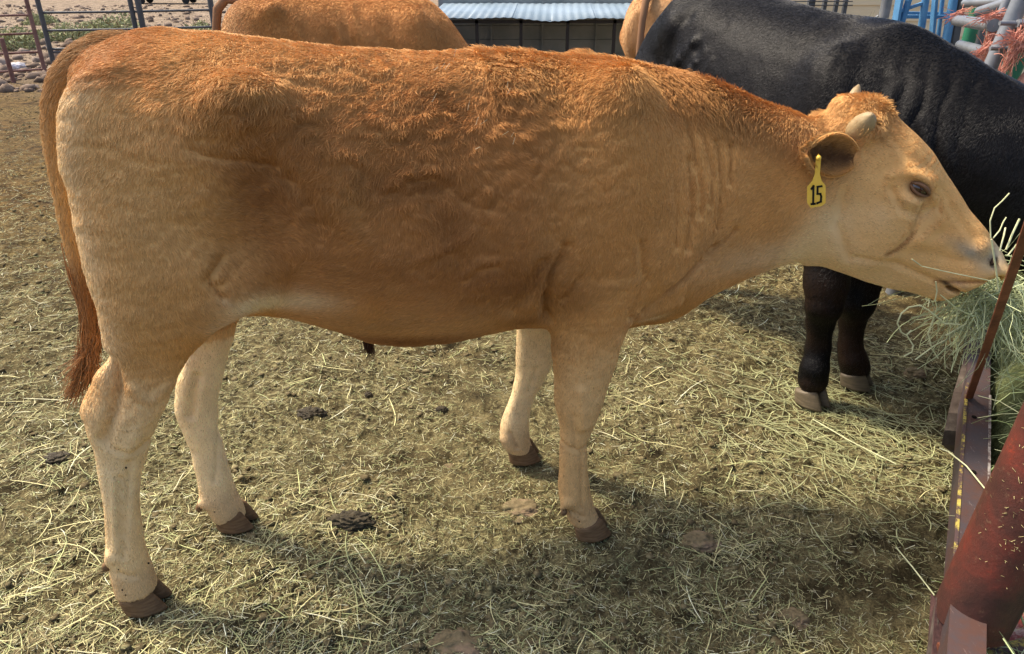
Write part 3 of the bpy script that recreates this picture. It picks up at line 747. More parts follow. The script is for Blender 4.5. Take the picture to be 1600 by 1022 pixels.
# ---------------- hooves, two claws each
mat_hoof = NT('hoof_horn', .75, .12)
mat_hoof.color(mat_hoof.ramp(mat_hoof.noise(28, 4, co=mat_hoof.co((1, 1, 5))), [(.3, (.11, .062, .030)), (.7, (.24, .145, .072))])); mat_hoof.bump(mat_hoof.noise(120, 3, co=mat_hoof.co((.3, .3, 4))), .4, .003)
def claw_mesh(side, L=.052, W=.024, Ht=.052):
    Vc = []; n = 18; hs = [0, .12, .4, .7, .9, 1.0]
    for h in hs:
        a = L * (1 - .24 * h) * (.97 if h == 0 else 1); b = W * (1 - .10 * h); cx = .012 - .020 * h; zt = Ht * h
        if h == 1.0: a *= .93; b *= .9
        for k in range(n):
            t = 2 * math.pi * k / n; ct, st = math.cos(t), math.sin(t)
            x = cx + a * ct; y = b * st * (1 - .38 * max(ct, 0) ** 1.5) - side * .004 * max(ct, 0)
            Vc.append((x, y, max(0.0, zt * (1 + .15 * ct))))
    Fc = [(i * n + k, i * n + (k + 1) % n, (i + 1) * n + (k + 1) % n, (i + 1) * n + k) for i in range(len(hs) - 1) for k in range(n)]
    Fc += [tuple(range(n - 1, -1, -1)), tuple((len(hs) - 1) * n + k for k in range(n))]
    return np.array(Vc), Fc
def make_hoof(parent, pos, yaw, mat, scale=1.0, dew=None, gap=.003):
    h = empty('hoof', pos, yaw); h.parent = parent; h.scale = (scale,) * 3
    for sd in (-1, 1):
        Vc, Fc = claw_mesh(sd); Vc[:, 1] += sd * (.024 + gap)
        mesh_obj('claw', Vc, Fc, mat, h)
    return h
for nm, yaw, dx in (('hn', -8, .012), ('hf', -14, .012), ('fn', -6, .014), ('ff', -10, .010)):
    s_f, n_f, z_f = feet[nm]; rr = body_rows[nm][-1]
    make_hoof(steer, (s_f + dx, n_f, -.004), R(yaw), mat_hoof.m, 1.03)
for nm, P in (('hn', (161, 886)), ('hf', (306, 794)), ('fn', (876, 800)), ('ff', (786, 694))):
    for d in (-.022, .022):
        Vd, Fd = ico(1); c = pb(P[0] + 5, P[1], feet[nm][1] + d); mesh_obj('dewclaw', Vd * np.array([.010, .009, .014]) + c, Fd, mat_hoof.m, steer)

# ---------------- horns
mat_horn = NT('horn', .5, .3); mat_horn.color(mat_horn.ramp(mat_horn.noise(30, 4), [(.3, (.26, .18, .085)), (.7, (.44, .33, .17))])); mat_horn.bump(mat_horn.noise(160, 3), .5, .003)
def hpx(px, py, off):
    a, z = FH.px(px, py, off); q = np.array([a, z]) - ax_a; return hp(q @ hd, off, q @ hv)
b0 = hpx(1338, 208, -.060); t0 = hpx(1359, 184, -.118)
for sg in (-1, 1):
    if sg == 1: A, B = hpx(1326, 172, .060), hpx(1338, 138, .10)
    else: A, B = b0, t0
    mb = MB(); ts = np.linspace(0, 1, 8); mb.tube([Vector(A + (B - A) * t + HV * .010 * t * t) for t in ts], [(.031 if sg < 0 else .016) * max(1 - t ** 2.0, .0) ** .62 + .003 for t in ts], 16)
    mb.build('horn', mat_horn.m, steer, smooth=True)

# ---------------- ears
mat_ear = NT('ear_skin', .8, .1); mat_ear.color(mat_ear.attr('coat'))
def ear(side):
    off = -.100
    base, tip = hpx(1326, 246, off), hpx(1250, 234, -.165)
    ax = tip - base; Lh = np.linalg.norm(ax); ax /= Lh
    f = -HBx * 1.0 + np.array([0, 0, .22]); f -= ax * (f @ ax); f /= np.linalg.norm(f); wv = np.cross(ax, f)
    nu, nv = 15, 13; Vi = []
    for i in range(nu):
        t = i / (nu - 1); w = .050 * math.sin(math.pi * (.05 + .93 * t)) ** .55 + .002; dep = .030 * math.sin(math.pi * (.10 + .86 * t)) ** .7
        for j in range(nv):
            a = (j / (nv - 1) - .5) * 2
            Vi.append(base + ax * Lh * (t - .06 * a * a * t) + wv * w * a - f * dep * (1 - a * a) + f * .034)
    Vi = np.array(Vi); n0 = len(Vi)
    Fi = [(i * nv + j, i * nv + j + 1, (i + 1) * nv + j + 1, (i + 1) * nv + j) for i in range(nu - 1) for j in range(nv - 1)]
    Fi = np.array(Fi); Ni = grad_normals(Vi, Fi)
    sgn = 1 if (Ni[n0 // 2] @ f) > 0 else -1
    if sgn < 0: Fi = Fi[:, ::-1]; Ni = -Ni
    Vo = Vi - Ni * .005; Fo = Fi[:, ::-1] + n0
    ring = [j for j in range(nv)] + [i * nv + nv - 1 for i in range(1, nu)] + [(nu - 1) * nv + j for j in range(nv - 2, -1, -1)] + [i * nv for i in range(nu - 2, 0, -1)]
    Fr = np.array([(ring[k], ring[(k + 1) % len(ring)], ring[(k + 1) % len(ring)] + n0, ring[k] + n0) for k in range(len(ring))])
    Ve = np.concatenate([Vi, Vo]); Fe = np.concatenate([Fi, Fo, Fr])
    a_ = np.tile((np.arange(nv) / (nv - 1) - .5) * 2, nu); t_ = np.repeat(np.arange(nu) / (nu - 1), nv)
    core = np.clip(1.0 - (a_ ** 2) * 1.1 - .1 * t_, 0, 1)[:, None]
    ci = C_['main'] * (1 - core) + np.array((.15, .070, .030)) * core; co = np.tile(C_['orange'] * .9, (n0, 1))
    ce = np.concatenate([ci, co])
    if side > 0:
        Ve = Ve + HBx[None] * (-2 * ((Ve - HO) @ HBx))[:, None]; Fe = Fe[:, ::-1]
    e = mesh_obj('ear', Ve, Fe, mat_ear.m, steer, colors=ce)
    axm = ax if side < 0 else ax - 2 * HBx * (ax @ HBx)
    fur('ear_fur', Ve, Fe, ce, e, 9000, lambda P, N_: np.ones(len(P)), lambda P, N_: np.full(len(P), .015), lambda P, N_: (np.tile(axm + np.array([0, 0, -.2]), (len(P), 1)), np.full(len(P), .6), np.full(len(P), .35)), mat_fur, .0005, 8)
    return e
ear_near = ear(-1); ear(1)
# ear tag
mat_tag = NT('yellow_plastic', .35, .5); mat_tag.color(mat_tag.ramp(mat_tag.noise(60, 3), [(.3, (.80, .50, .055)), (.7, (.86, .58, .09))])); mat_tagk = NT('black_print', .6, .2).color((.01, .01, .01))
to = -.19
def tag_pt(px, py, d=0.0): return hpx(px, py, to + d) 
TP = [(1275, 246), (1279, 240), (1283, 246), (1281, 272), (1284, 283), (1290, 290), (1290, 317), (1284, 322), (1267, 325), (1261, 317), (1261, 292), (1269, 283), (1273, 272)]
nt_ = len(TP); Vt = [tag_pt(*p) for p in TP] + [tag_pt(*p, .0035) for p in TP]
Ft = [tuple(range(nt_)), tuple(range(2 * nt_ - 1, nt_ - 1, -1))] + [(k, k + nt_, (k + 1) % nt_ + nt_, (k + 1) % nt_) for k in range(nt_)]
etag = mesh_obj('ear_tag', Vt, Ft, mat_tag.m, ear_near, smooth=False)
Vd, Fd = ico(2); mesh_obj('tag_button', Vd * .0065 + tag_pt(1279, 247, -.003), Fd, mat_tag.m, ear_near)
def strokes(name, segs, w=3.2):
    mb = MB()
    for (x0, y0), (x1, y1) in segs:
        dx, dy = x1 - x0, y1 - y0; l = math.hypot(dx, dy); ux, uy = dx / l * w / 2, dy / l * w / 2
        Q = [(x0 - ux - uy, y0 - uy + ux), (x1 + ux - uy, y1 + uy + ux), (x1 + ux + uy, y1 + uy - ux), (x0 - ux + uy, y0 - uy - ux)]
        P = [tag_pt(*q, -.0012) for q in Q] + [tag_pt(*q, .001) for q in Q]
        mb.add(P, [(0, 1, 2, 3), (7, 6, 5, 4), (0, 4, 5, 1), (1, 5, 6, 2), (2, 6, 7, 3), (3, 7, 4, 0)])
    mb.build(name, mat_tagk.m, ear_near)
strokes('printed_digit', [((1271, 291), (1270.5, 319)), ((1271, 291), (1268, 295)), ((1268, 319), (1273, 318.5))])
strokes('printed_digit', [((1283.5, 291), (1277.5, 292)), ((1277.5, 292), (1277.2, 303)), ((1277.2, 303), (1282, 303)), ((1282, 303), (1283, 307)), ((1283, 307), (1282.6, 315)), ((1282.6, 315), (1277, 317.5))])

# ---------------- eyes
mat_eye = NT('eyeball', .06, .8); mat_eye.color((.035, .014, .007)); mat_lid = NT('eyelid_skin', .55, .35).color((.15, .075, .035))
for sg in (-1, 1):
    c = hp(eu - .001, sg * .0735, ev); Vd, Fd = ico(3)
    e = mesh_obj('eye', Vd[:, :1] * HU * .0265 + Vd[:, 1:2] * HBx * .0215 + Vd[:, 2:] * HV * .0190 + c, Fd, mat_eye.m, steer)
    for lid, hgt in (('upper_eyelid', .0115), ('lower_eyelid', -.0095)):
        P = []
        for k in range(15):
            t = k / 14 * 2 - 1; uu = .0285 * t; vv = hgt * (1 - abs(t) ** 2.2) - .0015 * t
            bb = .0735 + math.sqrt(max(.0242 ** 2 - (uu * .80) ** 2 - vv ** 2, 0)) * 1.0 - .0015
            P.append(Vector(hp(eu + uu + .001, sg * bb, ev + vv)))
        MB().tube(P, [(.0054 if hgt > 0 else .0040) * (1 - .5 * abs(k / 7 - 1) ** 3) for k in range(15)], 8).build(lid, mat_lid.m, e, smooth=True)

# ---------------- tail with its switch
TL = [(215, 66, 0), (170, 74, 0), (132, 92, 0), (104, 122, 0), (90, 160, 0), (87, 205, 0), (93, 260, 0), (103, 320, .005), (116, 380, .01), (129, 430, .01), (138, 480, .01), (143, 530, .01)]
rad_t = [.018, .027, .029, .027, .024, .021, .017, .015, .015, .013, .012, .008]
Pt = [np.array([*(lambda q: (q[0], o_, q[1]))(FB.px(x, y, o_))]) for x, y, o_ in TL]
Tt = np.linspace(0, len(Pt) - 1, 60); Pt = np.array([[np.interp(t, range(len(Pt)), [p[i] for p in Pt]) for i in range(3)] for t in Tt]); rt = np.interp(Tt, range(len(rad_t)), rad_t)
for _ in range(3): Pt[1:-1] = (Pt[:-2] + Pt[1:-1] * 2 + Pt[2:]) / 4
mb = MB(); mb.tube([Vector(p) for p in Pt], rt, 16, cap=False)
Vt = np.array(mb.v); Ftq = np.array(mb.f); tt = np.repeat(np.linspace(0, 1, 60), 16)
ct = np.array((.48, .275, .11))[None] * (1 - sstep(tt, .25, .6)[:, None] * .6) + C_['pale'][None] * (sstep(tt, .25, .6) * .6)[:, None]; ct = ct * (1 - sstep(tt, .68, .85)[:, None]) + np.array((.36, .17, .06))[None] * sstep(tt, .68, .85)[:, None]
tail = mesh_obj('tail', Vt, Ftq, mat_hide, steer, colors=ct)
def tail_lay(P, N_):
    i = np.argmin(((P[:, None, :] - Pt[None]) ** 2).sum(2), 1); T = Pt[np.minimum(i + 1, 59)] - Pt[np.maximum(i - 1, 0)]
    return T / np.linalg.norm(T, axis=1, keepdims=True), np.full(len(P), .35), np.full(len(P), .12)
fur('tail_fur', Vt, Ftq, ct, tail, 26000, lambda P, N_: np.where(P[:, 2] < .9, .6, 1.0), lambda P, N_: .022 + .0 * P[:, 0], tail_lay, mat_fur, .0006, 12)
# switch: long hair
ns = 520; r = np.random.default_rng(4); K = 9
root = np.array([np.interp(r.random(ns) ** .8 * 17 + 42, range(60), Pt[:, i]) for i in range(3)]).T + r.normal(0, .006, (ns, 3))
tipz = [FB.px(116, 636, 0), FB.px(150, 590, 0), FB.px(136, 612, 0)]
tp2 = np.array([[tipz[i][0], 0.0, tipz[i][1]] for i in r.integers(0, 3, ns)]) + r.normal(0, .009, (ns, 3)); tp2[:, 2] += np.abs(r.normal(0, .05, ns))
mid = np.array([*(lambda q: (q[0], .01, q[1]))(FB.px(152, 545, .01))]) + r.normal(0, .007, (ns, 3))
t = np.linspace(0, 1, K)[None, :, None]
pts = root[:, None] * (1 - t) ** 2 + mid[:, None] * 2 * t * (1 - t) + tp2[:, None] * t * t
pts[:, :, 0] += .005 * np.sin(t[:, :, 0] * 9 + r.random((ns, 1)) * 6); pts[:, :, 1] += .004 * np.sin(t[:, :, 0] * 7 + r.random((ns, 1)) * 6)
cu = bpy.data.hair_curves.new('tail_switch'); cu.add_curves([K] * ns); cu.attributes['position'].data.foreach_set('vector', pts.astype(np.float32).ravel())
ra = cu.attributes.get('radius') or cu.attributes.new('radius', 'FLOAT', 'POINT'); ra.data.foreach_set('value', np.tile(np.linspace(.0011, .0004, K), ns).astype(np.float32))
ca = cu.attributes.new('coat', 'FLOAT_COLOR', 'CURVE'); q = np.ones((ns, 4), np.float32); q[:, :3] = np.array((.30, .145, .055)) * (1 + .3 * r.standard_normal((ns, 1))).clip(.3, 1.8); ca.data.foreach_set('color', q.ravel()); cu.materials.append(mat_fur)
o = bpy.data.objects.new('tail_switch', cu); col.objects.link(o); o.parent = steer

# sheath tuft under the belly
r = np.random.default_rng(14); nt2 = 160; K = 6; q0 = FB.px(575, 541, -.02); rt2 = np.array([q0[0], -.02, q0[1] + .012]) + r.normal(0, 1, (nt2, 3)) * np.array([.006, .006, .002]); t = np.linspace(0, 1, K)[None, :, None]
pts = rt2[:, None] + t * (np.array([.004, 0, -.036])[None, None] * (.6 + .5 * r.random((nt2, 1, 1)))) + (t ** 2) * r.normal(0, .004, (nt2, 1, 3))
pts[:, :, :2] += (q0[0] * 0) + (1 - t) * 0; cu = bpy.data.hair_curves.new('sheath_tuft'); cu.add_curves([K] * nt2); cu.attributes['position'].data.foreach_set('vector', pts.astype(np.float32).ravel())
ra = cu.attributes.get('radius') or cu.attributes.new('radius', 'FLOAT', 'POINT'); ra.data.foreach_set('value', np.tile(np.linspace(.0009, .0003, K), nt2).astype(np.float32))
ca = cu.attributes.new('coat', 'FLOAT_COLOR', 'CURVE'); ca.data.foreach_set('color', np.tile(np.array((.06, .025, .012, 1), np.float32), nt2)); cu.materials.append(mat_fur)
o = bpy.data.objects.new('sheath_tuft', cu); col.objects.link(o); o.parent = steer

# dried mud specks on legs and cheek
r = np.random.default_rng(31); Vd, Fd = ico(1); VV_, FF_ = [], []
def onleg(px, py, nm):
    rows = body_rows[nm]; best = None
    for off in np.linspace(-.06, .0, 1): 
        n_ = feet[nm][1]; s1_, z1_ = FB.px(px, py, n_); i = int(np.argmin([abs(q[0] - z1_) for q in rows])); n_ = rows[i][2] - rows[i][4] * .97; s1_, z1_ = FB.px(px, py, n_); return np.array([s1_, n_, z1_])
for px, py, nm in [(197, 731, 'hn'), (197, 905, 'hn'), (191, 922, 'hn'), (196, 930, 'hn'), (843, 590, 'ff'), (825, 630, 'ff'), (912, 666, 'fn'), (903, 808, 'fn'), (232, 880, 'hn'), (185, 890, 'hn'), (335, 800, 'hf'), (345, 812, 'hf'), (905, 815, 'fn'), (890, 800, 'fn')]:
    c = onleg(px, py, nm); sz = .0012 + .0014 * r.random(); FF_ += [tuple(i + len(VV_) for i in f) for f in Fd]; VV_ += [tuple(v) for v in (Vd * np.array([sz, sz * .6, sz * 1.2]) + c)]
mesh_obj('mud_specks', VV_, FF_, NT('mud_speck', .9, .1).color((.03, .018, .01)).m, steer, kind='stuff')

mnos = NT('nostril_inside', .5, .3).color((.02, .012, .009)).m
for sg in (-1, 1):
    q_ = H_(1552, 409, -.055); Vd, Fd = ico(2); mesh_obj('nostril', Vd[:, :1] * (HU * .9 + HV * .3) * .0055 + Vd[:, 1:2] * HBx * .010 + Vd[:, 2:] * (HV * .9 - HU * .3) * .0120 + hp(q_[0], sg * .0535, q_[1]), Fd, mnos, steer)
# ================================================================== THE OTHER CATTLE
def other_cow(name, fr, T, B, W, NC, legs, head, colf, mat, label, cat_, res=.014, extra=None, hoofmat=None, tailp=None, fur_n=0, furlen=.010, group=None, yaws=None, relieff=None):
    S0_, S1_ = min(t[0] for t in T), max(t[0] for t in T)
    tb = {'top': smooth_tab([p[0] for p in T], [p[1] for p in T], S0_, S1_, sig=.03), 'bot': smooth_tab([p[0] for p in B], [p[1] for p in B], S0_, S1_, sig=.03)}
    for i, k in enumerate(('w', 'fr', 'pu', 'pd')): tb[k] = smooth_tab([a[0] for a in W], [a[i + 1] for a in W], S0_, S1_, sig=.04)
    tb['nc'] = smooth_tab([a for a, b in NC], [b for a, b in NC], S0_, S1_, sig=.05)
    tb['zc'] = (tb['top'][0], tb['bot'][1] + (tb['top'][1] - tb['bot'][1]) * tb['fr'][1])
    ncm = max(b for a, b in NC)
    g = Field(np.arange(S0_ - .12, max(S1_, head[-1][0][0]) + .2, res), np.arange(-.5, max(.5, ncm + .4), res), np.arange(-.02, 1.6, res))
    g.union(loft_x(tb, S0_ + .05, S1_ - .03, .3, .4, 1.5), (S0_ - .12, -.5, .3), (S1_ + .1, ncm + .35, 1.55), .02)
    for chain in legs + [head]:
        for (a, ra), (b, rb) in zip(chain[:-1], chain[1:]): g.cone(a, b, ra, rb, .05 if ra > .06 else .018)
    if extra: extra(g)
    Vc, Fc = g.mesh(); Nc = grad_normals(Vc, Fc)
    if relieff is not None:
        Vc = Vc + Nc * relieff(Vc, Nc)[:, None]; Nc = grad_normals(Vc, Fc)
    cc = colf(Vc, Nc)
    root = empty(name, fr.p0, fr.psi, label=label, cat=cat_, group=group)
    mesh_obj('body', Vc, Fc, mat, root, colors=cc)
    if fur_n:
        fur('coat_fur', Vc, Fc, cc, root, fur_n, lambda P, N_: np.where(N_[:, 1] < .35, 1.0, .25) * np.where(P[:, 2] > .75, 1.0, .3), lambda P, N_: np.full(len(P), furlen * 1.25),
            lambda P, N_: (np.tile(np.array([-.5, 0, -.8]), (len(P), 1)) + .5 * np.stack([fbm(P[:, 0] * 6, P[:, 1] * 6, P[:, 2] * 6, 2, 5)] * 3, 1), np.full(len(P), .18 if colf is black_col else .22), np.full(len(P), .02 if colf is black_col else .12)), fur_black if colf is black_col else mat_fur, .00055 if colf is black_col else .0008, 33)
    for i, ch in enumerate(legs):
        p = ch[-1][0]; make_hoof(root, (p[0] + .01, p[1], 0), R(yaws[i] if yaws else 0), hoofmat or mat_hoof.m, 1.12)
    if tailp:
        MB().tube([Vector(p) for p, _ in tailp], [r_ for _, r_ in tailp], 12).build('tail', tailmat, root, smooth=True)
    return root, tb

# ---------------- black cow
mb_ = NT('black_hide', .5, .1)
nz_ = mb_.noise(3.5, 4, co=mb_.co())
mb_.color(mb_.mix(1.0, mb_.attr('coat'), mb_.ramp(nz_, [(.3, .8), (.7, 1.2)]), 'MULTIPLY')); mb_.bump(mb_.noise(140, 4, .7), .15, .003)
fur_black = fur_mat('black_fur', .34, .26)
tailmat = NT('tail_hair', .8, .1).color((.24, .13, .07)).m
FK = Frame((1.02, 3.06), R(-67))
def black_col(V, N_):
    c = np.tile(np.array((.0050, .0044, .0043)), (len(V), 1)); lg = 1 - sstep(V[:, 2], .35, .62)
    w = fbm(V[:, 0] * 6, V[:, 1] * 6, V[:, 2] * 6, 3, 8)
    c = c * (1 + .35 * w[:, None]); m = np.clip(lg * (.25 + .8 * w) * (1 - sstep(V[:, 2], 0, .15) * 0), 0, 1)[:, None]
    return c * (1 - m) + np.array((.040, .020, .011)) * m
def kp(px, py, Y):
    w = at_y(px, py, Y); return FK.local(w)
def klimb(pts):
    out = []
    for px, py, wd, Y in pts:
        q = at_y(px, py, Y); zc_ = q[1] * math.cos(PITCH) + (CAM_H - q[2]) * math.sin(PITCH); out.append((tuple(FK.local(q)), wd / 2 / FOC * zc_))
    return out
YL, YR = float(at_z(1270, 622)[1]), float(at_z(1338, 596)[1])
legA = klimb([(1310, 300, 120, YL + .10), (1296, 380, 78, YL + .05), (1292, 440, 56, YL), (1288, 478, 52, YL - .02), (1282, 505, 40, YL), (1279, 545, 36, YL), (1273, 575, 42, YL - .02), (1270, 592, 46, YL - .02)])
legB = klimb([(1380, 300, 120, YR + .05), (1362, 380, 76, YR + .05), (1349, 430, 56, YR), (1338, 470, 50, YR - .02), (1332, 500, 38, YR), (1329, 540, 36, YR), (1333, 560, 42, YR - .01), (1336, 574, 46, YR - .01)])
hl = lambda sg, s0: [((s0 + .05, sg * .17, .98), .17), ((s0 + .12, sg * .17, .80), .13), ((s0 - .02, sg * .16, .58), .07), ((s0 - .06, sg * .15, .45), .055), ((s0 - .02, sg * .14, .20), .04), ((s0 + .0, sg * .14, .07), .048)]
Tk = [(-.70, 1.12), (-.66, 1.27), (-.58, 1.36), (-.45, 1.42), (-.25, 1.415), (0, 1.375), (.25, 1.345), (.45, 1.34), (.60, 1.325), (.75, 1.265), (.95, 1.165), (1.15, 1.02), (1.3, .86)]
Bk = [(-.72, .90), (-.5, .80), (-.3, .70), (0, .62), (.3, .60), (.6, .60), (.8, .62), (.95, .68), (1.1, .62), (1.3, .50)]
Wk = [(-.72, .10, .6, 2, 2), (-.6, .20, .6, 2.2, 2), (-.45, .26, .62, 2.4, 2.1), (-.1, .31, .5, 2.1, 2.2), (.25, .32, .45, 2.0, 2.2), (.5, .27, .42, 1.9, 2.1), (.75, .21, .45, 1.9, 2), (1.0, .16, .5, 2, 2), (1.3, .13, .5, 2, 2)]
NCk = [(-1, 0), (.55, 0), (.8, .05), (1.0, .15), (1.3, .36)]
headk = [((1.26, .30, .80), .13), ((1.38, .42, .62), .10), ((1.50, .54, .46), .075)]
def black_extra(g):
    for sg in (-1, 1):
        g.ell((-.34, sg * .22, 1.26), (.06, .05, .05), .06); g.ell((-.52, sg * .14, 1.03), (.17, .13, .24), .06); g.ell((.48, sg * .16, 1.0), (.15, .13, .26), .07)
def black_relief(V, N_):
    h = np.zeros(len(V)); side = V[:, 1] < .05
    kk_ = lambda P, Y0: [tuple(FK.local(at_y(x, y, Y0))[[0, 2]]) for x, y in P]
    def fold(P, Ys, w, d):
        Q = np.array([FK.local(at_y(x, y, Y)) for (x, y), Y in zip(P, Ys)])
        best = np.full(len(V), 9.0)
        for a, b in zip(Q[:-1], Q[1:]):
            dd = b - a; t = np.clip(((V - a) @ dd) / (dd @ dd), 0, 1); e = V - a - t[:, None] * dd; best = np.minimum(best, np.hypot(e[:, 0], e[:, 2]) + 0 * best)
        return d * np.exp(-(best / w) ** 2)
    if len(V):
        yb = lambda px: 3.35 - (px - 1015) / 585 * 1.15
        for P, w, d in (([(1088, 130), (1095, 92), (1120, 65), (1160, 48)], .022, .014), ([(1100, 110), (1130, 75), (1175, 55)], .03, -.012), ([(1060, 90), (1065, 60), (1078, 30)], .03, -.012),
                        ([(1130, 105), (1142, 95), (1150, 80)], .012, .008), ([(1160, 120), (1172, 92)], .012, .007)):
            h += fold(P, [yb(p[0]) for p in P], w, d) * side
        s_, z_ = V[:, 0], V[:, 2]
        ph = (s_ * .95 + z_ * .42 + .035 * fbm(s_ * 5, z_ * 5, None, 3, 66)) * 2 * math.pi / .048
        msk = np.exp(-((s_ - .80) / .24) ** 2 - ((z_ - 1.02 + .25 * (s_ - .8)) / .15) ** 2) * np.clip(.6 + 1.1 * fbm(s_ * 4, z_ * 4, None, 2, 68), 0, 1) * side
        h += .0100 * msk * (np.abs(np.sin(ph / 2)) ** .7 * 2 - 1.2)
    h += .006 * fbm(V[:, 0] * 7, V[:, 1] * 7, V[:, 2] * 7, 3, 61)
    return h
hoofk = NT('pale_hoof_horn', .55, .35); hoofk.color(hoofk.ramp(hoofk.noise(24, 4, co=hoofk.co((1, 1, 5))), [(.3, (.085, .064, .036)), (.7, (.17, .13, .078))])); hoofk.bump(hoofk.noise(120, 3), .4, .003)
cowk, tbk = other_cow('black_cow', FK, Tk, Bk, Wk, NCk, [hl(-1, -.56), hl(1, -.50), legA, legB], headk, black_col, mb_.m,
    'black cow behind the steer, bending its neck down to the feeder', 'cow', res=.0105, extra=black_extra, hoofmat=hoofk.m, fur_n=230000, furlen=.007, yaws=[0, 0, 12, 34], relieff=black_relief)
# ears, poor view, still part of the animal
for sg in (-1, 1):
    Vd, Fd = ico(2); mesh_obj('ear', (Vd * np.array([.045, .09, .02])) + np.array([1.22, .28 + sg * .19, .86]), Fd, mb_.m, cowk, colors=np.tile((.02, .018, .018), (len(Vd), 1)))
    Vd, Fd = ico(2); mesh_obj('eye', Vd * .02 + np.array([1.36, .40 + sg * .085, .70]), Fd, mat_eye.m, cowk)

# ---------------- tan cows behind
def tan_col(V, N_):
    s, z = V[:, 0], V[:, 2]; w = fbm(V[:, 0] * 4, V[:, 1] * 4, V[:, 2] * 4, 3, 91)[:, None]
    st = fbm(V[:, 0] * 9 + V[:, 2] * 3, V[:, 1] * 9, V[:, 2] * 2.5, 3, 97)[:, None]
    c = np.array((.46, .205, .060)) * (1 + .16 * w + .18 * st); t = sstep(z, 1.12, 1.30)[:, None]; c = c * (1 - .5 * t) + np.array((.46, .20, .055)) * .5 * t
    p = sstep(-s, .45, .68)[:, None]; c = c * (1 - .6 * p) + np.array((.62, .40, .20)) * .6 * p
    l = (1 - sstep(z, .4, .7))[:, None]; return np.clip(c * (1 - .6 * l) + np.array((.72, .52, .32)) * .6 * l, .01, .9)
Wt_ = Wk
def tan_legs():
    fl = lambda sg, s0: [((s0, sg * .16, .90), .11), ((s0, sg * .16, .62), .075), ((s0, sg * .15, .42), .052), ((s0, sg * .15, .22), .036), ((s0 + .01, sg * .15, .07), .046)]
    return [hl(-1, -.54), hl(1, -.48), fl(-1, .50), fl(1, .58)]
def tan_extra(g):
    for sg in (-1, 1):
        g.ell((-.34, sg * .22, 1.25), (.05, .04, .04), .07); g.ell((-.52, sg * .14, 1.03), (.16, .12, .24), .06); g.ell((.48, sg * .16, 1.0), (.15, .13, .26), .07)
def tan_relief(V, N_):
    s, z = V[:, 0], V[:, 2]
    h = .008 * np.sin((s * 1.0 + z * .35 + .16 * fbm(s * 3, z * 3, None, 3, 3)) * 2 * math.pi / .17) * np.exp(-((s - .02) / .38) ** 2) * (1 - sstep(z, 1.26, 1.33)) * sstep(z, .8, 1.0)
    h += -.012 * np.exp(-((s + .18) / .07) ** 2 - ((z - 1.12) / .12) ** 2) + .008 * fbm(V[:, 0] * 6, V[:, 1] * 6, V[:, 2] * 6, 3, 62)
    return h
mt_ = NT('tan_hide', .75, .15); mt_.color(mt_.attr('coat')); mt_.bump(mt_.noise(160, 4, .7), .5, .006)
Tt_ = [(-.72, 1.12), (-.68, 1.22), (-.6, 1.30), (-.45, 1.345), (-.25, 1.345), (0, 1.325), (.25, 1.32), (.45, 1.33), (.58, 1.29), (.68, 1.20), (.78, 1.06), (.9, .90), (1.05, .74)]
Bt_ = [(-.72, .90), (-.5, .80), (-.3, .70), (0, .62), (.3, .60), (.6, .60), (.75, .58), (.9, .54), (1.05, .48)]
headt = [((1.0, .0, .62), .13), ((1.12, .0, .46), .10), ((1.24, 0, .28), .07)]
tl = [((-.56, 0, 1.30), .03), ((-.66, .0, 1.31), .03), ((-.72, .0, 1.25), .028), ((-.75, .0, 1.12), .025), ((-.765, 0, .9), .024), ((-.76, 0, .6), .02), ((-.77, 0, .38), .045), ((-.77, 0, .25), .015)]
for (x, y, psi, lab) in ((-1.07, 4.95, 3, 'tan cow standing behind the steer, between the pipe fence and the shed'), (1.42, 6.5, 52, 'tan cow mostly hidden by the black cow, its rump in front of the shed')):
    fr = Frame((x, y), R(psi))
    if x < 0:
        c0_, _ = other_cow('tan_cow', fr, Tt_, Bt_, Wk, [(-1, 0), (2, 0)], tan_legs(), headt, tan_col, mt_.m, lab, 'cow', res=.016, extra=tan_extra, tailp=tl, relieff=tan_relief, fur_n=70000, furlen=.012, group='tan cows standing in the pen behind')
        for sg in (-1, 1):
            Vd, Fd = ico(2); mesh_obj('ear', (Vd * np.array([.045, .09, .02])) + np.array([.98, sg * .18, .68]), Fd, mt_.m, c0_, colors=np.tile((.5, .27, .1), (len(Vd), 1)))
            mesh_obj('eye', Vd * .02 + np.array([1.10, sg * .085, .52]), Fd, mat_eye.m, c0_)
    else:
        c1 = c0_.copy(); col.objects.link(c1); c1.location = (x, y, 0); c1.rotation_euler = (0, 0, R(psi)); c1['label'] = lab
        for ch in list(c0_.children):
            k_ = ch.copy(); col.objects.link(k_); k_.parent = c1
            for g_ in ch.children: k2 = g_.copy(); col.objects.link(k2); k2.parent = k_
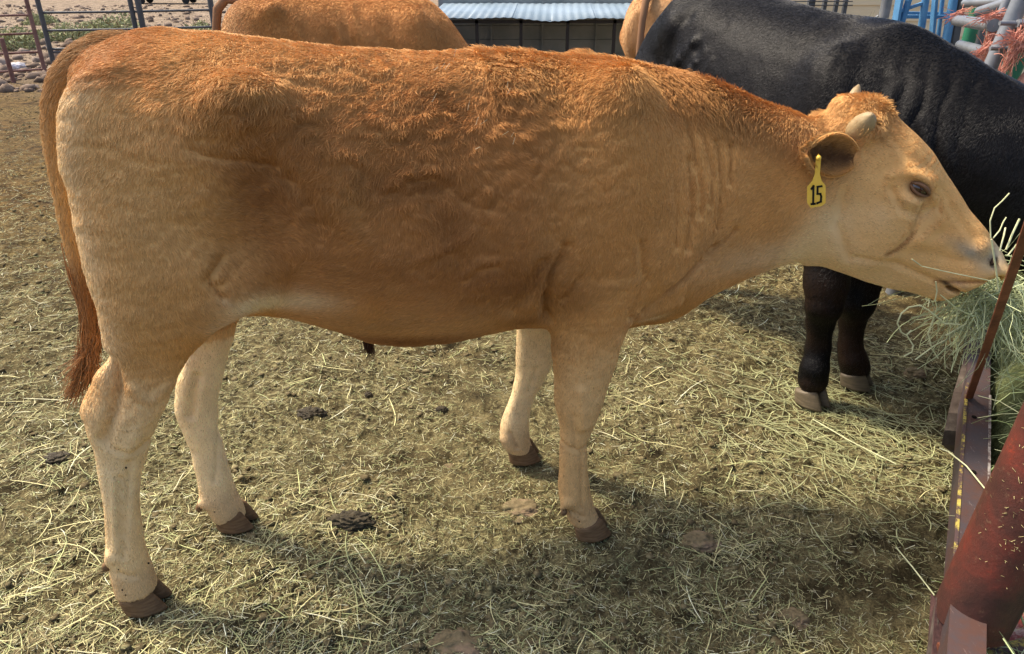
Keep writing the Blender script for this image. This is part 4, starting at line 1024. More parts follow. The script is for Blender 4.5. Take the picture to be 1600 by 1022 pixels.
# ================================================================== THE GROUND
def terrain(x, y):
    """fall of the yard towards the shed, and the far yard"""
    x = np.asarray(x, float); y = np.asarray(y, float)
    return -1.5 * sstep(y, 7.0, 16.0) * sstep(x + .12 * y, -1.0, .8)
def soil(x, y):
    d = np.hypot(x, y); near = 1 - sstep(d, 5, 14)
    h = .020 * fbm(x * 1.3, y * 1.3, None, 3, 101) + .020 * fbm(x * 6, y * 6, None, 5, 103, .6) * (near + .15)
    h += (.026 * np.maximum(fbm(x * 17, y * 17, None, 3, 105, .65) - .05, 0) - .010 * np.maximum(fbm(x * 26, y * 26, None, 3, 107, .6, True), 0)) * near
    h += .045 * fbm(x * .5, y * .5, None, 3, 109) * (1 - near)
    for nm in ('hn', 'hf', 'fn', 'ff'):
        w = FB.world([feet[nm][0], feet[nm][1], 0]); q = np.exp(-(((x - w[0]) ** 2 + (y - w[1]) ** 2) / .10 ** 2) ** 1.5); h = h * (1 - q) - .004 * q
    for w in (at_z(1270, 622), at_z(1338, 596)):
        q = np.exp(-(((x - w[0]) ** 2 + (y - w[1]) ** 2) / .10 ** 2) ** 1.5); h = h * (1 - q)
    return h - .012
def gz(x, y): return terrain(x, y) + soil(x, y)
na = 700; ang = np.concatenate([np.linspace(-180, -62, 40)[:-1], np.linspace(-62, 62, na), np.linspace(62, 180, 40)[1:-1]]) * math.pi / 180
rr_ = np.concatenate([[.02, .3, .6],   .8 * (1.0052 ** np.arange(0, 440)), .8 * 1.0052 ** 440 * 1.04 ** np.arange(1, 92)])
A_, R_ = np.meshgrid(ang, rr_); X_, Y_ = R_ * np.sin(A_), R_ * np.cos(A_)
gv = np.stack([X_.ravel(), Y_.ravel(), gz(X_.ravel(), Y_.ravel())], 1); w_ = len(ang); h_ = len(rr_)
I = (np.arange(h_ - 1)[:, None] * w_ + np.arange(w_)[None]).ravel(); J = (np.arange(h_ - 1)[:, None] * w_ + (np.arange(w_)[None] + 1) % w_).ravel()
gf = np.stack([I, J, J + w_, I + w_], 1)[:, ::-1]
print('ground', len(gf), 'far', rr_[-1])
mg = NT('yard_soil', .95, .12)
co = mg.co()
n1 = mg.noise(1.1, 5, .6, co); n2 = mg.noise(7, 6, .65, co); n3 = mg.noise(42, 5, .7, co); n4 = mg.noise(180, 3, .7, co)
base = mg.ramp(n2, [(.34, (.028, .021, .010)), (.45, (.080, .061, .027)), (.57, (.165, .132, .060)), (.72, (.27, .22, .105))])
hayd = mg.ramp(n3, [(.42, (.045, .035, .015)), (.52, (.16, .135, .062)), (.64, (.37, .33, .155))])
c1_ = mg.mix(mg.ramp(n1, [(.40, .05), (.58, .85)]), base, hayd)
crumb = mg.ramp(n4, [(.34, .35), (.5, 1.0), (.66, 1.6)])
c2_ = mg.mix(.8, c1_, crumb, 'MULTIPLY')
dungf = mg.ramp(mg.noise(2.6, 5, .6, mg.co((1, 1, 1)), .4), [(.60, 0.0), (.70, .75)])
c3_ = mg.mix(dungf, c2_, (.060, .048, .022))
sep = mg.n('ShaderNodeSeparateXYZ'); mg.l(co, sep.inputs[0])
lf = mg.n('ShaderNodeMapRange'); lf.inputs['From Min'].default_value = 2.6; lf.inputs['From Max'].default_value = 5.0; mg.l(sep.outputs[1], lf.inputs[0])
c3_ = mg.mix(lf.outputs[0], c3_, mg.mix(1.0, c3_, (.85, .66, .50), 'MULTIPLY'))
far = mg.n('ShaderNodeMapRange'); far.inputs['From Min'].default_value = 9.5; far.inputs['From Max'].default_value = 13.0; mg.l(sep.outputs[1], far.inputs[0])
stony = mg.ramp(mg.noise(3.2, 8, .75, co), [(.36, (.09, .066, .044)), (.5, (.22, .165, .110)), (.66, (.36, .28, .20))])
c4_ = mg.mix(far.outputs[0], c3_, stony)
mg.color(c4_)
hb = mg.mix(.5, n3, n4); mg.bump(hb, 1.0, .02)
mesh_obj('ground', gv, gf, mg.m, kind='structure')

# ---------------- straw and chopped hay
def straws(name, P, L, w, az, tilt, colr_, K, mat, lift=.002, bend=.5, seed=3):
    """P (n,3) centres; builds n little three-sided stalks of K segments in one mesh"""
    r = np.random.default_rng(seed); n = len(P)
    d = np.stack([np.cos(az) * np.cos(tilt), np.sin(az) * np.cos(tilt), np.sin(tilt)], 1); sd = np.stack([-np.sin(az), np.cos(az), 0 * az], 1); up = np.cross(d, sd)
    up[up[:, 2] < 0] *= -1
    t = np.linspace(-.5, .5, K + 1); b = bend * (r.random(n) - .5)
    kink = r.random(n) * .6 - .3; kk2 = bend * (r.random(n) - .5)
    cp = P[:, None] + d[:, None] * (L[:, None] * t[None])[..., None] + sd[:, None] * (L[:, None] * (b[:, None] * (t[None] ** 2 * 2 - .25) + kk2[:, None] * np.abs(t[None] - kink[:, None])))[..., None]
    ww = w[:, None] * np.where(np.abs(t) > .49, .6, 1.0)[None]
    V = np.zeros((n, K + 1, 3, 3))
    for k in range(3):
        a = 2 * math.pi * k / 3 + .4
        V[:, :, k] = cp + (sd * math.cos(a))[:, None] * ww[..., None] + (up * math.sin(a) * .6)[:, None] * ww[..., None]
    V[..., 2] += lift
    base = np.arange(n)[:, None] * (K + 1) * 3; Fs = []
    for i in range(K):
        for k in range(3):
            q = np.array([i * 3 + k, i * 3 + (k + 1) % 3, (i + 1) * 3 + (k + 1) % 3, (i + 1) * 3 + k]); Fs.append(base + q[None])
    Fs = np.concatenate(Fs)
    C = np.repeat(colr_, (K + 1) * 3, axis=0)
    return mesh_obj(name, V.reshape(-1, 3), Fs, mat, None, smooth=False, colors=C, kind='stuff')
ms = NT('dry_straw', .6, .3); ms.color(ms.attr('coat'))
rs = np.random.default_rng(21)
def scatter(n, ymin, ymax, power=1.0, thr=-.2, seed=5, xr=.80):
    out = []; r = np.random.default_rng(seed)
    while sum(map(len, out)) < n:
        u = r.random(n); y = ymin * (ymax / ymin) ** (u ** power); x = (r.random(n) * 2 - 1) * (y * xr + .35) + 0 * y
        m = fbm(x * 1.8, y * 1.8, None, 3, 301) + .5 * fbm(x * 6, y * 6, None, 2, 303); keep = m > thr + r.random(n) * .6 - .3
        out.append(np.stack([x[keep], y[keep]], 1))
    return np.concatenate(out)[:n]
def straw_col(n, r, green=.25):
    a = np.array((.63, .575, .275)); b = np.array((.42, .44, .19)); c = np.array((.22, .175, .078)); e = np.array((.86, .81, .50))
    u = r.random((n, 1)); k = np.where(u < .45, a, np.where(u < .45 + green, b, np.where(u < .9, c, e))); return np.clip(k * (.7 + .6 * r.random((n, 1))), .02, .9)
# fine chopped bits
n = 128000; p = scatter(n, 1.0, 8.0, 1.0, -.75, 5); L = .008 + .030 * rs.random(n) ** 1.8; d_ = np.hypot(p[:, 0], p[:, 1])
straws('chopped_hay', np.column_stack([p, gz(p[:, 0], p[:, 1])]), L * (1 + d_ * .06), .0007 + .0007 * rs.random(n) + d_ * .00012, rs.random(n) * 2 * math.pi, rs.normal(0, .22, n), straw_col(n, rs, .3) * (.35 + .75 * rs.random((n, 1))), 1, ms.m, .002, .0, 6)
n = 14000; p = scatter(n, 1.0, 7.5, 1.0, .02, 15); L = .025 + .045 * rs.random(n) ** 1.8
straws('loose_straw', np.column_stack([p, gz(p[:, 0], p[:, 1])]), L, .0007 + .0008 * rs.random(n), rs.random(n) * 2 * math.pi, rs.normal(0, .12, n), straw_col(n, rs), 2, ms.m, .005, .35, 7)
n = 800; p = scatter(n, 1.05, 6.5, .9, 0.0, 25); L = .09 + .12 * rs.random(n) ** 2
straws('long_straw', np.column_stack([p, gz(p[:, 0], p[:, 1])]), L, .0011 + .0009 * rs.random(n), rs.random(n) * 2 * math.pi, rs.normal(0, .06, n), straw_col(n, rs, .3) * 1.1, 5, ms.m, .009, .4, 8)
# green hay dropped beside the feeder
n = 620; cpt = at_z(1330, 690); p = cpt[:2] + rs.normal(0, 1, (n, 2)) * np.array([.24, .30]) + np.array([0, .12]); L = .06 + .14 * rs.random(n) ** 1.5
straws('dropped_hay', np.column_stack([p, gz(p[:, 0], p[:, 1])]), L, .0011 + .0010 * rs.random(n), rs.normal(-.9, .9, n), rs.normal(0, .10, n), np.clip(np.array((.46, .47, .23)) * (.65 + .7 * rs.random((n, 1))), 0, .9), 5, ms.m, .010, .8, 9)

# ---------------- clods, dung and stones
def lumps(name, P, S, mat, seed=4, sub=1, flat=.6, rough=.35):
    r = np.random.default_rng(seed); Vd, Fd = ico(sub); n = len(P); nv = len(Vd)
    sc = S[:, None] * np.stack([.8 + .5 * r.random(n), .8 + .5 * r.random(n), flat * (.7 + .6 * r.random(n))], 1); a = r.random(n) * 6.28
    W = Vd[None] * (1 + rough * (r.random((n, nv, 1)) - .5)) * sc[:, None]; c, s = np.cos(a)[:, None], np.sin(a)[:, None]
    V = np.stack([W[..., 0] * c - W[..., 1] * s, W[..., 0] * s + W[..., 1] * c, W[..., 2]], -1) + P[:, None]
    Fs = (np.arange(n)[:, None, None] * nv + Fd[None]).reshape(-1, 3)
    return mesh_obj(name, V.reshape(-1, 3), Fs, mat, None, smooth=False, kind='stuff')
mc = NT('dry_dung', .95, .1); mc.color(mc.ramp(mc.noise(30, 5, .7), [(.3, (.065, .048, .025)), (.5, (.14, .11, .055)), (.7, (.27, .23, .12))])); mc.bump(mc.noise(150, 4, .7), .8, .004)
n = 16000; p = scatter(n, 1.0, 11.0, .9, -.1, 35); S = .003 + .010 * rs.random(n) ** 4 + .0004 * p[:, 1]
lumps('dung_crumbs', np.column_stack([p, gz(p[:, 0], p[:, 1]) + S * .1]), S, mc.m, 4, 0, .5, .9)
# far rubble on the left slope behind the fence
n = 5200; y = 10.2 + 22 * rs.random(n) ** 1.5; x = -(.12 + .72 * rs.random(n)) * y; S = .018 + .11 * rs.random(n) ** 5
mr = NT('rubble_stone', .9, .2); mr.color(mr.ramp(mr.noise(1.5, 3), [(.3, (.08, .055, .038)), (.5, (.19, .135, .095)), (.75, (.34, .28, .23))]))
lumps('rubble', np.column_stack([x, y, gz(x, y) + S * .15]), S, mr.m, 14, 0, .7, .7)
mdk = NT('fresh_dung', .7, .3); mdk.color(mdk.ramp(mdk.noise(40, 5, .7), [(.35, (.030, .022, .012)), (.7, (.095, .075, .038))])); mdk.bump(mdk.noise(90, 5, .7), 1, .008)
mst = NT('buried_stone', .9, .2); mst.color(mst.ramp(mst.noise(14, 6, .7), [(.3, (.09, .070, .034)), (.5, (.19, .145, .075)), (.62, (.24, .165, .10)), (.75, (.16, .135, .06))])); mst.bump(mst.noise(60, 5, .7), .6, .006)
def lump(name, px, py, rx, ry, rz, mat, seed, label, cat_, group, z=None, rough=.25, sink=.35, freq=3.0):
    Vd, Fd = ico(4); w = at_z(px, py, 0.0); nse = fbm(Vd[:, 0] * freq + seed * 7, Vd[:, 1] * freq, Vd[:, 2] * freq, 4, 400 + seed, .6)
    V = Vd * (1 + rough * nse)[:, None] * np.array([rx, ry, rz]); zz = float(gz(w[0], w[1])) if z is None else z
    o = mesh_obj(name, V, Fd, mat, None, label=label, cat=cat_, group=group); o.location = (w[0], w[1], zz + rz * (1 - 2 * sink) * .5); return o
for i, (px, py, a, b, c, lab) in enumerate([(548, 818, .062, .034, .026, 'dark dung pile on the straw below the middle of the steer belly'), (486, 648, .05, .03, .022, 'dark dung pile beyond the straw, between the hind legs and front legs'),
        (690, 634, .022, .014, .014, 'small dark dung lump left of the far front leg'), (90, 712, .04, .03, .018, 'dark dung pat at the left edge, beside the hock of the steer'), (575, 612, .016, .014, .012, 'tiny dark dung lump under the belly of the steer')]):
    lump('dung_pile', px, py, a, b, c, mdk.m, i, lab, 'dung', 'dark dung lying on the yard', rough=.55, freq=3.2)
for i, (px, py, a, b, c, lab) in enumerate([(815, 793, .055, .045, .020, 'pinkish stone half buried left of the near front hoof'), (1242, 962, .040, .035, .020, 'brown stone in the shade at the bottom, left of the red pipe'),
        (712, 1000, .065, .05, .022, 'pinkish flat stone at the bottom edge of the photo'), (700, 718, .022, .018, .010, 'small pale chip of stone left of the far front hoof'),
        (1095, 840, .05, .04, .02, 'brown stone in the shade right of the near front hoof'), (1432, 583, .045, .03, .018, 'dark stone beside the black cow hooves near the feeder')]):
    lump('stone', px, py, a, b, c, mst.m, 20 + i, lab, 'stone', 'stones half buried in the yard', rough=.6, sink=.62, freq=1.6)
# ================================================================== THE HAY FEEDER
def vz(px, py, z): return Vector(at_z(px, py, z))
HB_ = .33
mp = NT('purple_brown_paint', .55, .22)
rust = mp.ramp(mp.noise(9, 6, .7), [(.42, 0.0), (.60, 1.0)])
cbase = mp.mix(rust, (.062, .050, .053), (.085, .044, .034)); scr = mp.ramp(mp.noise(22, 8, .8, mp.co((6, .7, 6))), [(.62, 0.0), (.66, 1.0)])
mp.color(mp.mix(scr, cbase, (.30, .24, .22))); mp.bump(mp.noise(70, 5, .7), .3, .003)
my = NT('yellow_paint_worn', .6, .3); my.color(my.ramp(my.noise(26, 6, .8), [(.50, (.08, .048, .045)), (.58, (.40, .32, .07)), (.7, (.50, .40, .09))]))
mred = NT('red_painted_pipe', .5, .28)
pr = mred.noise(5.5, 7, .7, dist=.3); redc = mred.ramp(pr, [(.34, (.030, .017, .014)), (.52, (.070, .026, .020)), (.64, (.12, .030, .021)), (.74, (.36, .050, .024))])
dr = mred.ramp(mred.noise(60, 5, .8), [(.60, 0.0), (.68, .7)]); mred.color(mred.mix(dr, redc, (.16, .10, .06))); mred.bump(mred.noise(80, 6, .75), .5, .004)
mbar = NT('rusty_angle_iron', .6, .3); mbar.color(mbar.ramp(mbar.noise(16, 6, .75), [(.35, (.10, .035, .02)), (.6, (.22, .075, .038)), (.8, (.30, .13, .08))])); mbar.bump(mbar.noise(120, 5), .4, .002)
feeder = empty('hay_feeder', at_z(1560, 1000, 0), 0, label='rusty steel hay feeder with purple-brown base channel, thin rail and thick red pipe', cat='feeder')
f0 = Vector(feeder.location)
def put(mb, name, mat, **kw):
    mb.v = [tuple(Vector(v) - f0) for v in mb.v]; return mb.build(name, mat, feeder, **kw)
e0, e1 = vz(1508, 625, HB_), vz(1488, 905, HB_); u_ = (e0 - e1).normalized(); e0 = e0 + u_ * 2.2; v_ = Vector((u_.y, -u_.x, 0)); wch = (vz(1545, 680, HB_) - vz(1503, 680, HB_)).dot(v_)
def FP(a, b, z): return e1 + u_ * a + v_ * b + Vector((0, 0, z - HB_))
Ln = (e0 - e1).length
def prism(mb, P, a0, a1):
    n = len(P); Vv = [FP(a0, b, z) for b, z in P] + [FP(a1, b, z) for b, z in P]
    mb.add(Vv, [tuple(range(n)), tuple(range(2 * n - 1, n - 1, -1))] + [(k, (k + 1) % n + 0, (k + 1) % n + n, k + n)[::-1] for k in range(n)]); return mb
mb = MB(); t_ = .006
prism(mb, [(0, HB_), (wch, HB_), (wch, HB_ - t_), (t_, HB_ - t_), (t_, HB_ - .10), (0, HB_ - .10)], -.35, Ln)
chan = put(mb, 'base_channel', mp.m)
mb = MB(); prism(mb, [(-.002, HB_ + .0025), (.006, HB_ + .0025), (.006, HB_ - .001), (-.002, HB_ - .001)], -.05, .95); put(mb, 'yellow_edge', my.m)
mb = MB(); prism(mb, [(wch - .003, HB_ + .0022), (wch + .003, HB_ + .0022), (wch + .003, HB_ - .012), (wch - .003, HB_ - .012)], .1, .9); put(mb, 'worn_edge', (lambda q: q.color(q.ramp(q.noise(30, 6, .8), [(.45, (.09, .055, .05)), (.56, (.38, .34, .30))])).m)(NT('worn_steel', .5, .4)))
mhole = NT('bolt_hole', .9, .1).color((.01, .008, .006)).m
for px, py in ((1522, 652), (1521, 738), (1524, 818)):
    c = vz(px, py, HB_ + .002); mb = MB(); mb.tube([c, c + Vector((0, 0, .0025))], .0065, 12); put(mb, 'bolt_hole', mhole)
# inner floor and far rail of the feeder, hidden by hay
mb = MB(); prism(mb, [(wch, HB_ - .16), (1.15, HB_ - .16), (1.15, HB_ - .17), (wch, HB_ - .17)], -.9, Ln); put(mb, 'floor_pan', mp.m)
mb = MB(); prism(mb, [(1.15, HB_ + .05), (1.20, HB_ + .05), (1.20, HB_ - .17), (1.15, HB_ - .17)], -.9, Ln); put(mb, 'far_channel', mp.m)
for a, b in ((.7, 1.17), (2.4, 1.17), (2.3, .03), (-.12, .03)):
    mb = MB(); mb.box(-.025, .025, -.025, .025, 0, HB_ - (.10 if b < .5 else .17) + .02); P = FP(a, b, 0); mb.v = [tuple(Vector(v) + Vector((P.x, P.y, 0))) for v in mb.v]; put(mb, 'leg', mbar.m)
# thin leaning rail
rb = vz(1514, 622, HB_ + .004); rt_ = Vector(at_z(1607, 352, 1.02)); rtop = rb + (rt_ - rb) * 1.45
mb = MB(); mb.bar(rb, rtop, .020, .005, R(25)); mb.bar(rb + Vector((.008, .009, 0)), rtop + Vector((.008, .009, 0)), .005, .018, R(25)); put(mb, 'upright_rail', mbar.m)
for a in ():
    d = FP(a, .02, HB_) - FP(float((rb - e1).dot(u_)), .02, HB_); mb = MB(); mb.bar(rb + d, rtop + d, .030, .005, R(25)); put(mb, 'upright_rail', mbar.m)
# bent plate hanging outside
mpl = NT('bent_rusty_plate', .7, .2); mpl.color(mpl.ramp(mpl.noise(14, 6, .7), [(.35, (.055, .040, .032)), (.6, (.115, .090, .072)), (.8, (.24, .20, .155))])); mpl.bump(mpl.noise(60, 5), .4, .004)
PL = [(1512, 540, .34), (1500, 580, .31), (1490, 612, .27), (1482, 645, .22), (1476, 672, .17), (1472, 692, .12), (1484, 702, .09), (1500, 712, .08)]
ctr = [vz(*p) for p in PL]; Vp = []
for k, c in enumerate(ctr):
    wdt = .055 * (1 if k < 6 else .8); Vp += [c, c + v_ * wdt + u_ * .02, c + v_ * wdt + u_ * .02 + Vector((0, 0, -.006)), c + Vector((0, 0, -.006))]
Fp = []
for k in range(len(ctr) - 1):
    for j in range(4): Fp.append((k * 4 + j, k * 4 + (j + 1) % 4, (k + 1) * 4 + (j + 1) % 4, (k + 1) * 4 + j))
Fp += [(0, 1, 2, 3), tuple(len(ctr) * 4 - 4 + j for j in (3, 2, 1, 0))]
mb = MB(); mb.add(Vp, Fp); put(mb, 'bent_plate', mpl.m)
# thick red pipe, its foot plate and the red side sheet
pb_ = vz(1516, 968, .27); ptop = pb_ + Vector((.13, .02, 1.3)) * .85
mb = MB(); mb.tube([pb_ + (ptop - pb_) * t for t in np.linspace(0, 1, 6)], .072, 40); put(mb, 'corner_pipe', mred.m, smooth=True)
c0 = vz(1462, 942, .30)
mfp = NT('scuffed_foot_plate', .7, .15); mfp.color(mfp.ramp(mfp.noise(22, 7, .8), [(.38, (.045, .026, .026)), (.56, (.085, .045, .042)), (.68, (.20, .10, .08))])); mfp.bump(mfp.noise(70, 5), .5, .004)
mb = MB(); mb.add([vz(1462, 938, .30), vz(1520, 990, .30), vz(1520, 1060, .20), vz(1455, 1060, .20), vz(1462, 938, .294) + Vector((0, .02, 0)), vz(1520, 990, .294) + Vector((0, .02, 0)), vz(1520, 1060, .194) + Vector((0, .02, 0)), vz(1455, 1060, .194) + Vector((0, .02, 0))],
    [(0, 1, 2, 3), (7, 6, 5, 4), (0, 4, 5, 1), (1, 5, 6, 2), (2, 6, 7, 3), (3, 7, 4, 0)]); put(mb, 'foot_plate', mfp.m)
c = vz(1489, 1002, .275); mb = MB(); mb.tube([c, c + Vector((0, -.004, .008))], .009, 6); mb.tube([c, c + Vector((0, -.007, .014))], .005, 8); put(mb, 'bolt', mhole)
mb = MB(); pa, pc = vz(1470, 935, .30), vz(1452, 1060, .2); mb.bar(pa + Vector((-.004, 0, 0)), pc + Vector((-.004, 0, -.02)), .012, .012); put(mb, 'plate_edge', mpl.m)
ms2 = NT('red_sheet_scuffed', .5, .35); sc2 = ms2.ramp(ms2.noise(12, 8, .8, ms2.co((1, 1, 3))), [(.52, 0.0), (.60, .8)]); ms2.color(ms2.mix(sc2, ms2.ramp(ms2.noise(5, 5), [(.3, (.10, .03, .022)), (.7, (.30, .045, .03))]), (.42, .32, .27))); ms2.bump(ms2.noise(50, 5), .4, .004)
q = [vz(1545, 1000, .24), vz(1612, 850, .30), vz(1700, 880, .30), vz(1640, 1060, .20), vz(1530, 1040, .2)]
mb = MB(); mb.add([*q, *[p + Vector((0, .004, -.02)) for p in q]], [(0, 1, 2, 3, 4), (9, 8, 7, 6, 5)] + [(k, k + 5, (k + 1) % 5 + 5, (k + 1) % 5) for k in range(5)]); put(mb, 'side_sheet', ms2.m)
mb = MB(); mb.bar(vz(1530, 1015, .2), vz(1680, 1000, .22), .05, .03); put(mb, 'bottom_rail', my.m)
# chaff on the pipe
n = 120; r = np.random.default_rng(9); t = .28 + .10 * r.normal(0, .6, n); ax_ = (ptop - pb_); side_ = Vector((-.55, -.75, .35)).normalized(); P = []
for i in range(n):
    a = r.normal(0, .45); s2 = ax_.normalized().cross(side_).normalized(); s3 = s2.cross(ax_.normalized()).normalized()
    nn = (s3 * math.cos(a) + s2 * math.sin(a)); nn = nn if nn.y < 0 or nn.z > 0 else -nn
    P.append(pb_ + ax_ * float(t[i]) + nn * .0735)
P = np.array([tuple(p) for p in P]); straws('chaff_on_pipe', P, .003 + .007 * r.random(n), np.full(n, .0009), r.random(n) * 6.28, r.normal(0, .5, n), np.tile((.50, .44, .20), (n, 1)), 1, ms.m, 0.0, 0, 3)

# ---------------- the hay heap
def heap(a, b):
    """height of the hay over feeder coordinates (along, across)"""
    return .17 + (.66 + .05 * np.sin(a * 5)) * np.clip(1 - ((b - .60) / .56) ** 2, 0, 1) ** .6 * sstep(a, .05, .95) * (1 - sstep(a, 2.0, 2.9))
na_, nb_ = 90, 50; Ag, Bg = np.meshgrid(np.linspace(-.5, 3.0, na_), np.linspace(wch + .01, 1.14, nb_), indexing='ij')
Hg = heap(Ag, Bg) + .03 * fbm(Ag * 9, Bg * 9, None, 3, 71) - .02
E1, UU, VV = np.array(e1), np.array(u_), np.array(v_)
HV_ = E1 + Ag[..., None] * UU + Bg[..., None] * VV; HV_[..., 2] = np.maximum(Hg - .045, .165)
I = (np.arange(na_ - 1)[:, None] * nb_ + np.arange(nb_ - 1)[None]).ravel(); top_f = np.stack([I, I + nb_, I + nb_ + 1, I + 1], 1)
Vh = HV_.reshape(-1, 3); Vb = Vh.copy(); Vb[:, 2] = .163; n0 = len(Vh)
bd = list(range(nb_)) + [i * nb_ + nb_ - 1 for i in range(1, na_)] + [(na_ - 1) * nb_ + j for j in range(nb_ - 2, -1, -1)] + [i * nb_ for i in range(na_ - 2, 0, -1)]
Fh = np.concatenate([top_f, top_f[:, ::-1] + n0, np.array([(bd[k], bd[(k + 1) % len(bd)], bd[(k + 1) % len(bd)] + n0, bd[k] + n0) for k in range(len(bd))])])
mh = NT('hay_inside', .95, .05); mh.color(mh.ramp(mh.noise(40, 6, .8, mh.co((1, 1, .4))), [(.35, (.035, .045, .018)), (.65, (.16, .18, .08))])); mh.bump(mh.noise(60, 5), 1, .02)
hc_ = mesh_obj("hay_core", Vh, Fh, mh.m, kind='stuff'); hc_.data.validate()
def strands(name, P, D, L, w, colr_, K=6, droop=.5, seed=2, mat=None):
    r = np.random.default_rng(seed); n = len(P); D = D / np.linalg.norm(D, axis=1, keepdims=True); cur = P.copy(); seg = (L / K)[:, None]; pts = [cur.copy()]; side = r.normal(0, 1, (n, 3)) * .28; d = D.copy()
    for k in range(K):
        cur = cur + d * seg; pts.append(cur.copy()); d = d + side * .5 + r.normal(0, .16, (n, 3)) + np.array([0, 0, -droop * .22]); d /= np.linalg.norm(d, axis=1, keepdims=True)
    pts = np.stack(pts, 1); dd = np.gradient(pts, axis=1); dd /= np.linalg.norm(dd, axis=2, keepdims=True) + 1e-9
    ref = np.where(np.abs(dd[..., 2:3]) > .9, np.array([1.0, 0, 0]), np.array([0, 0, 1.0])); s1 = np.cross(dd, ref); s1 /= np.linalg.norm(s1, axis=2, keepdims=True) + 1e-9; s2 = np.cross(dd, s1)
    ww = w[:, None, None] * np.linspace(1, .55, K + 1)[None, :, None]
    V = np.stack([pts + (s1 * math.cos(a) + s2 * math.sin(a)) * ww for a in (0, 2.094, 4.189)], 2)
    base = np.arange(n)[:, None] * (K + 1) * 3; Fs = []
    for i in range(K):
        for k in range(3): Fs.append(base + np.array([i * 3 + k, i * 3 + (k + 1) % 3, (i + 1) * 3 + (k + 1) % 3, (i + 1) * 3 + k])[None])
    C = np.repeat(colr_, (K + 1) * 3, axis=0)
    return mesh_obj(name, V.reshape(-1, 3), np.concatenate(Fs), mat or ms.m, None, smooth=False, colors=C, kind='stuff')
r = np.random.default_rng(44); n = 21000
a = -.3 + 3.0 * r.random(n) ** 1.25; b = wch + .10 + (1.00 - wch) * r.random(n) ** 1.2; z = heap(a, b) + .02 * r.standard_normal(n)
P = E1 + a[:, None] * UU + b[:, None] * VV; P[:, 2] = z
D = -VV[None] * (r.normal(.05, .45, (n, 1)) + .20 * ((a > 1.05) & (a < 1.9))[:, None]) + UU * r.normal(0, .8, (n, 1)) + np.array([0, 0, 1.0]) * r.normal(.25, .5, (n, 1))
w_h = .0009 + .0010 * r.random(n) + .0022 * (r.random(n) < .06)
hc = np.where(r.random((n, 1)) < .55, np.array((.40, .46, .22)), np.where(r.random((n, 1)) < .5, np.array((.56, .58, .34)), np.array((.26, .33, .13)))) * (.65 + .7 * r.random((n, 1)))
strands('hay_heap', P, D, .08 + .17 * r.random(n), w_h, np.clip(hc, .02, .85), 4, .7, 5)
# hay pulled over the edge near the muzzle
n = 520; q0 = np.array(FB.world(hpx(1560, 455, 0.0))); P = q0 + r.normal(0, 1, (n, 3)) * np.array([.05, .05, .04]) + np.array([.03, .07, -.04])
D = r.normal(0, 1, (n, 3)) * np.array([.7, .7, .5]) + np.array([.0, -.05, -.45])
strands('hay_in_mouth', P, D, .08 + .16 * r.random(n), .0010 + .0010 * r.random(n), np.clip(np.array((.50, .55, .30)) * (.6 + .7 * r.random((n, 1))), 0, .85), 6, 1.0, 6)
# single stalks that stand out against the dark cow and the mud
def stalk(pxs, Y0, Y1, w=.0018, c=(.55, .58, .34)):
    pts = [Vector(at_y(px, py, Y0 + (Y1 - Y0) * i / (len(pxs) - 1))) for i, (px, py) in enumerate(pxs)]
    mb = MB(); mb.tube(pts, w, 6); return mb
ymz = float(FB.world(hpx(1560, 400, 0.0))[1])
mstk = NT('hay_stalk', .6, .25); mstk.color(mstk.ramp(mstk.noise(30, 3), [(.3, (.50, .52, .27)), (.7, (.70, .70, .42))]))
mb = MB()
for pxs, dy0, dy1, w in (([(1548, 372), (1547, 345), (1554, 325), (1566, 314), (1577, 302)], -.04, .0, .0016), ([(1552, 372), (1562, 360), (1568, 346), (1572, 340)], -.04, 0, .0016), ([(1562, 392), (1568, 370), (1571, 356)], -.05, 0, .002),
        ([(1572, 390), (1582, 365), (1593, 342)], -.03, 0, .0026), ([(1574, 400), (1590, 380), (1600, 388)], -.03, 0, .002), ([(1560, 455), (1556, 420), (1552, 395), (1549, 374)], -.06, -.05, .0022),
        ([(1425, 405), (1440, 416), (1462, 421), (1490, 427), (1520, 433), (1548, 439)], -.09, -.07, .0013), ([(1462, 440), (1464, 455), (1461, 470), (1464, 480), (1460, 495), (1450, 520), (1456, 545), (1466, 560)], -.06, -.03, .0016),
        ([(1500, 507), (1476, 506), (1462, 494), (1450, 484), (1437, 477), (1420, 480), (1408, 490), (1402, 505), (1408, 519), (1416, 524), (1424, 516)], -.05, -.03, .0020), ([(1417, 524), (1427, 540), (1425, 550), (1412, 557)], -.03, -.02, .0018),
        ([(1450, 480), (1452, 470), (1446, 468)], -.05, -.03, .0014), ([(1430, 562), (1460, 540), (1500, 520), (1530, 500)], .0, .05, .0018), ([(1478, 524), (1496, 514), (1510, 505)], -.02, 0, .002)):
    m2 = stalk(pxs, ymz + dy0, ymz + dy1, w); mb.add(m2.v, m2.f)
for pxs in ([(1468, 700), (1482, 706), (1510, 728), (1540, 765)], [(1400, 855), (1425, 885), (1460, 930)], [(1270, 655), (1330, 690), (1400, 725)]):
    z0_ = .34 if pxs[0][0] > 1460 else .03
    m2 = MB(); m2.tube([Vector(at_z(px, py, z0_)) for px, py in pxs], .0018, 6); mb.add(m2.v, m2.f)
o = mb.build('hay_stalks', mstk.m, None, kind='stuff')
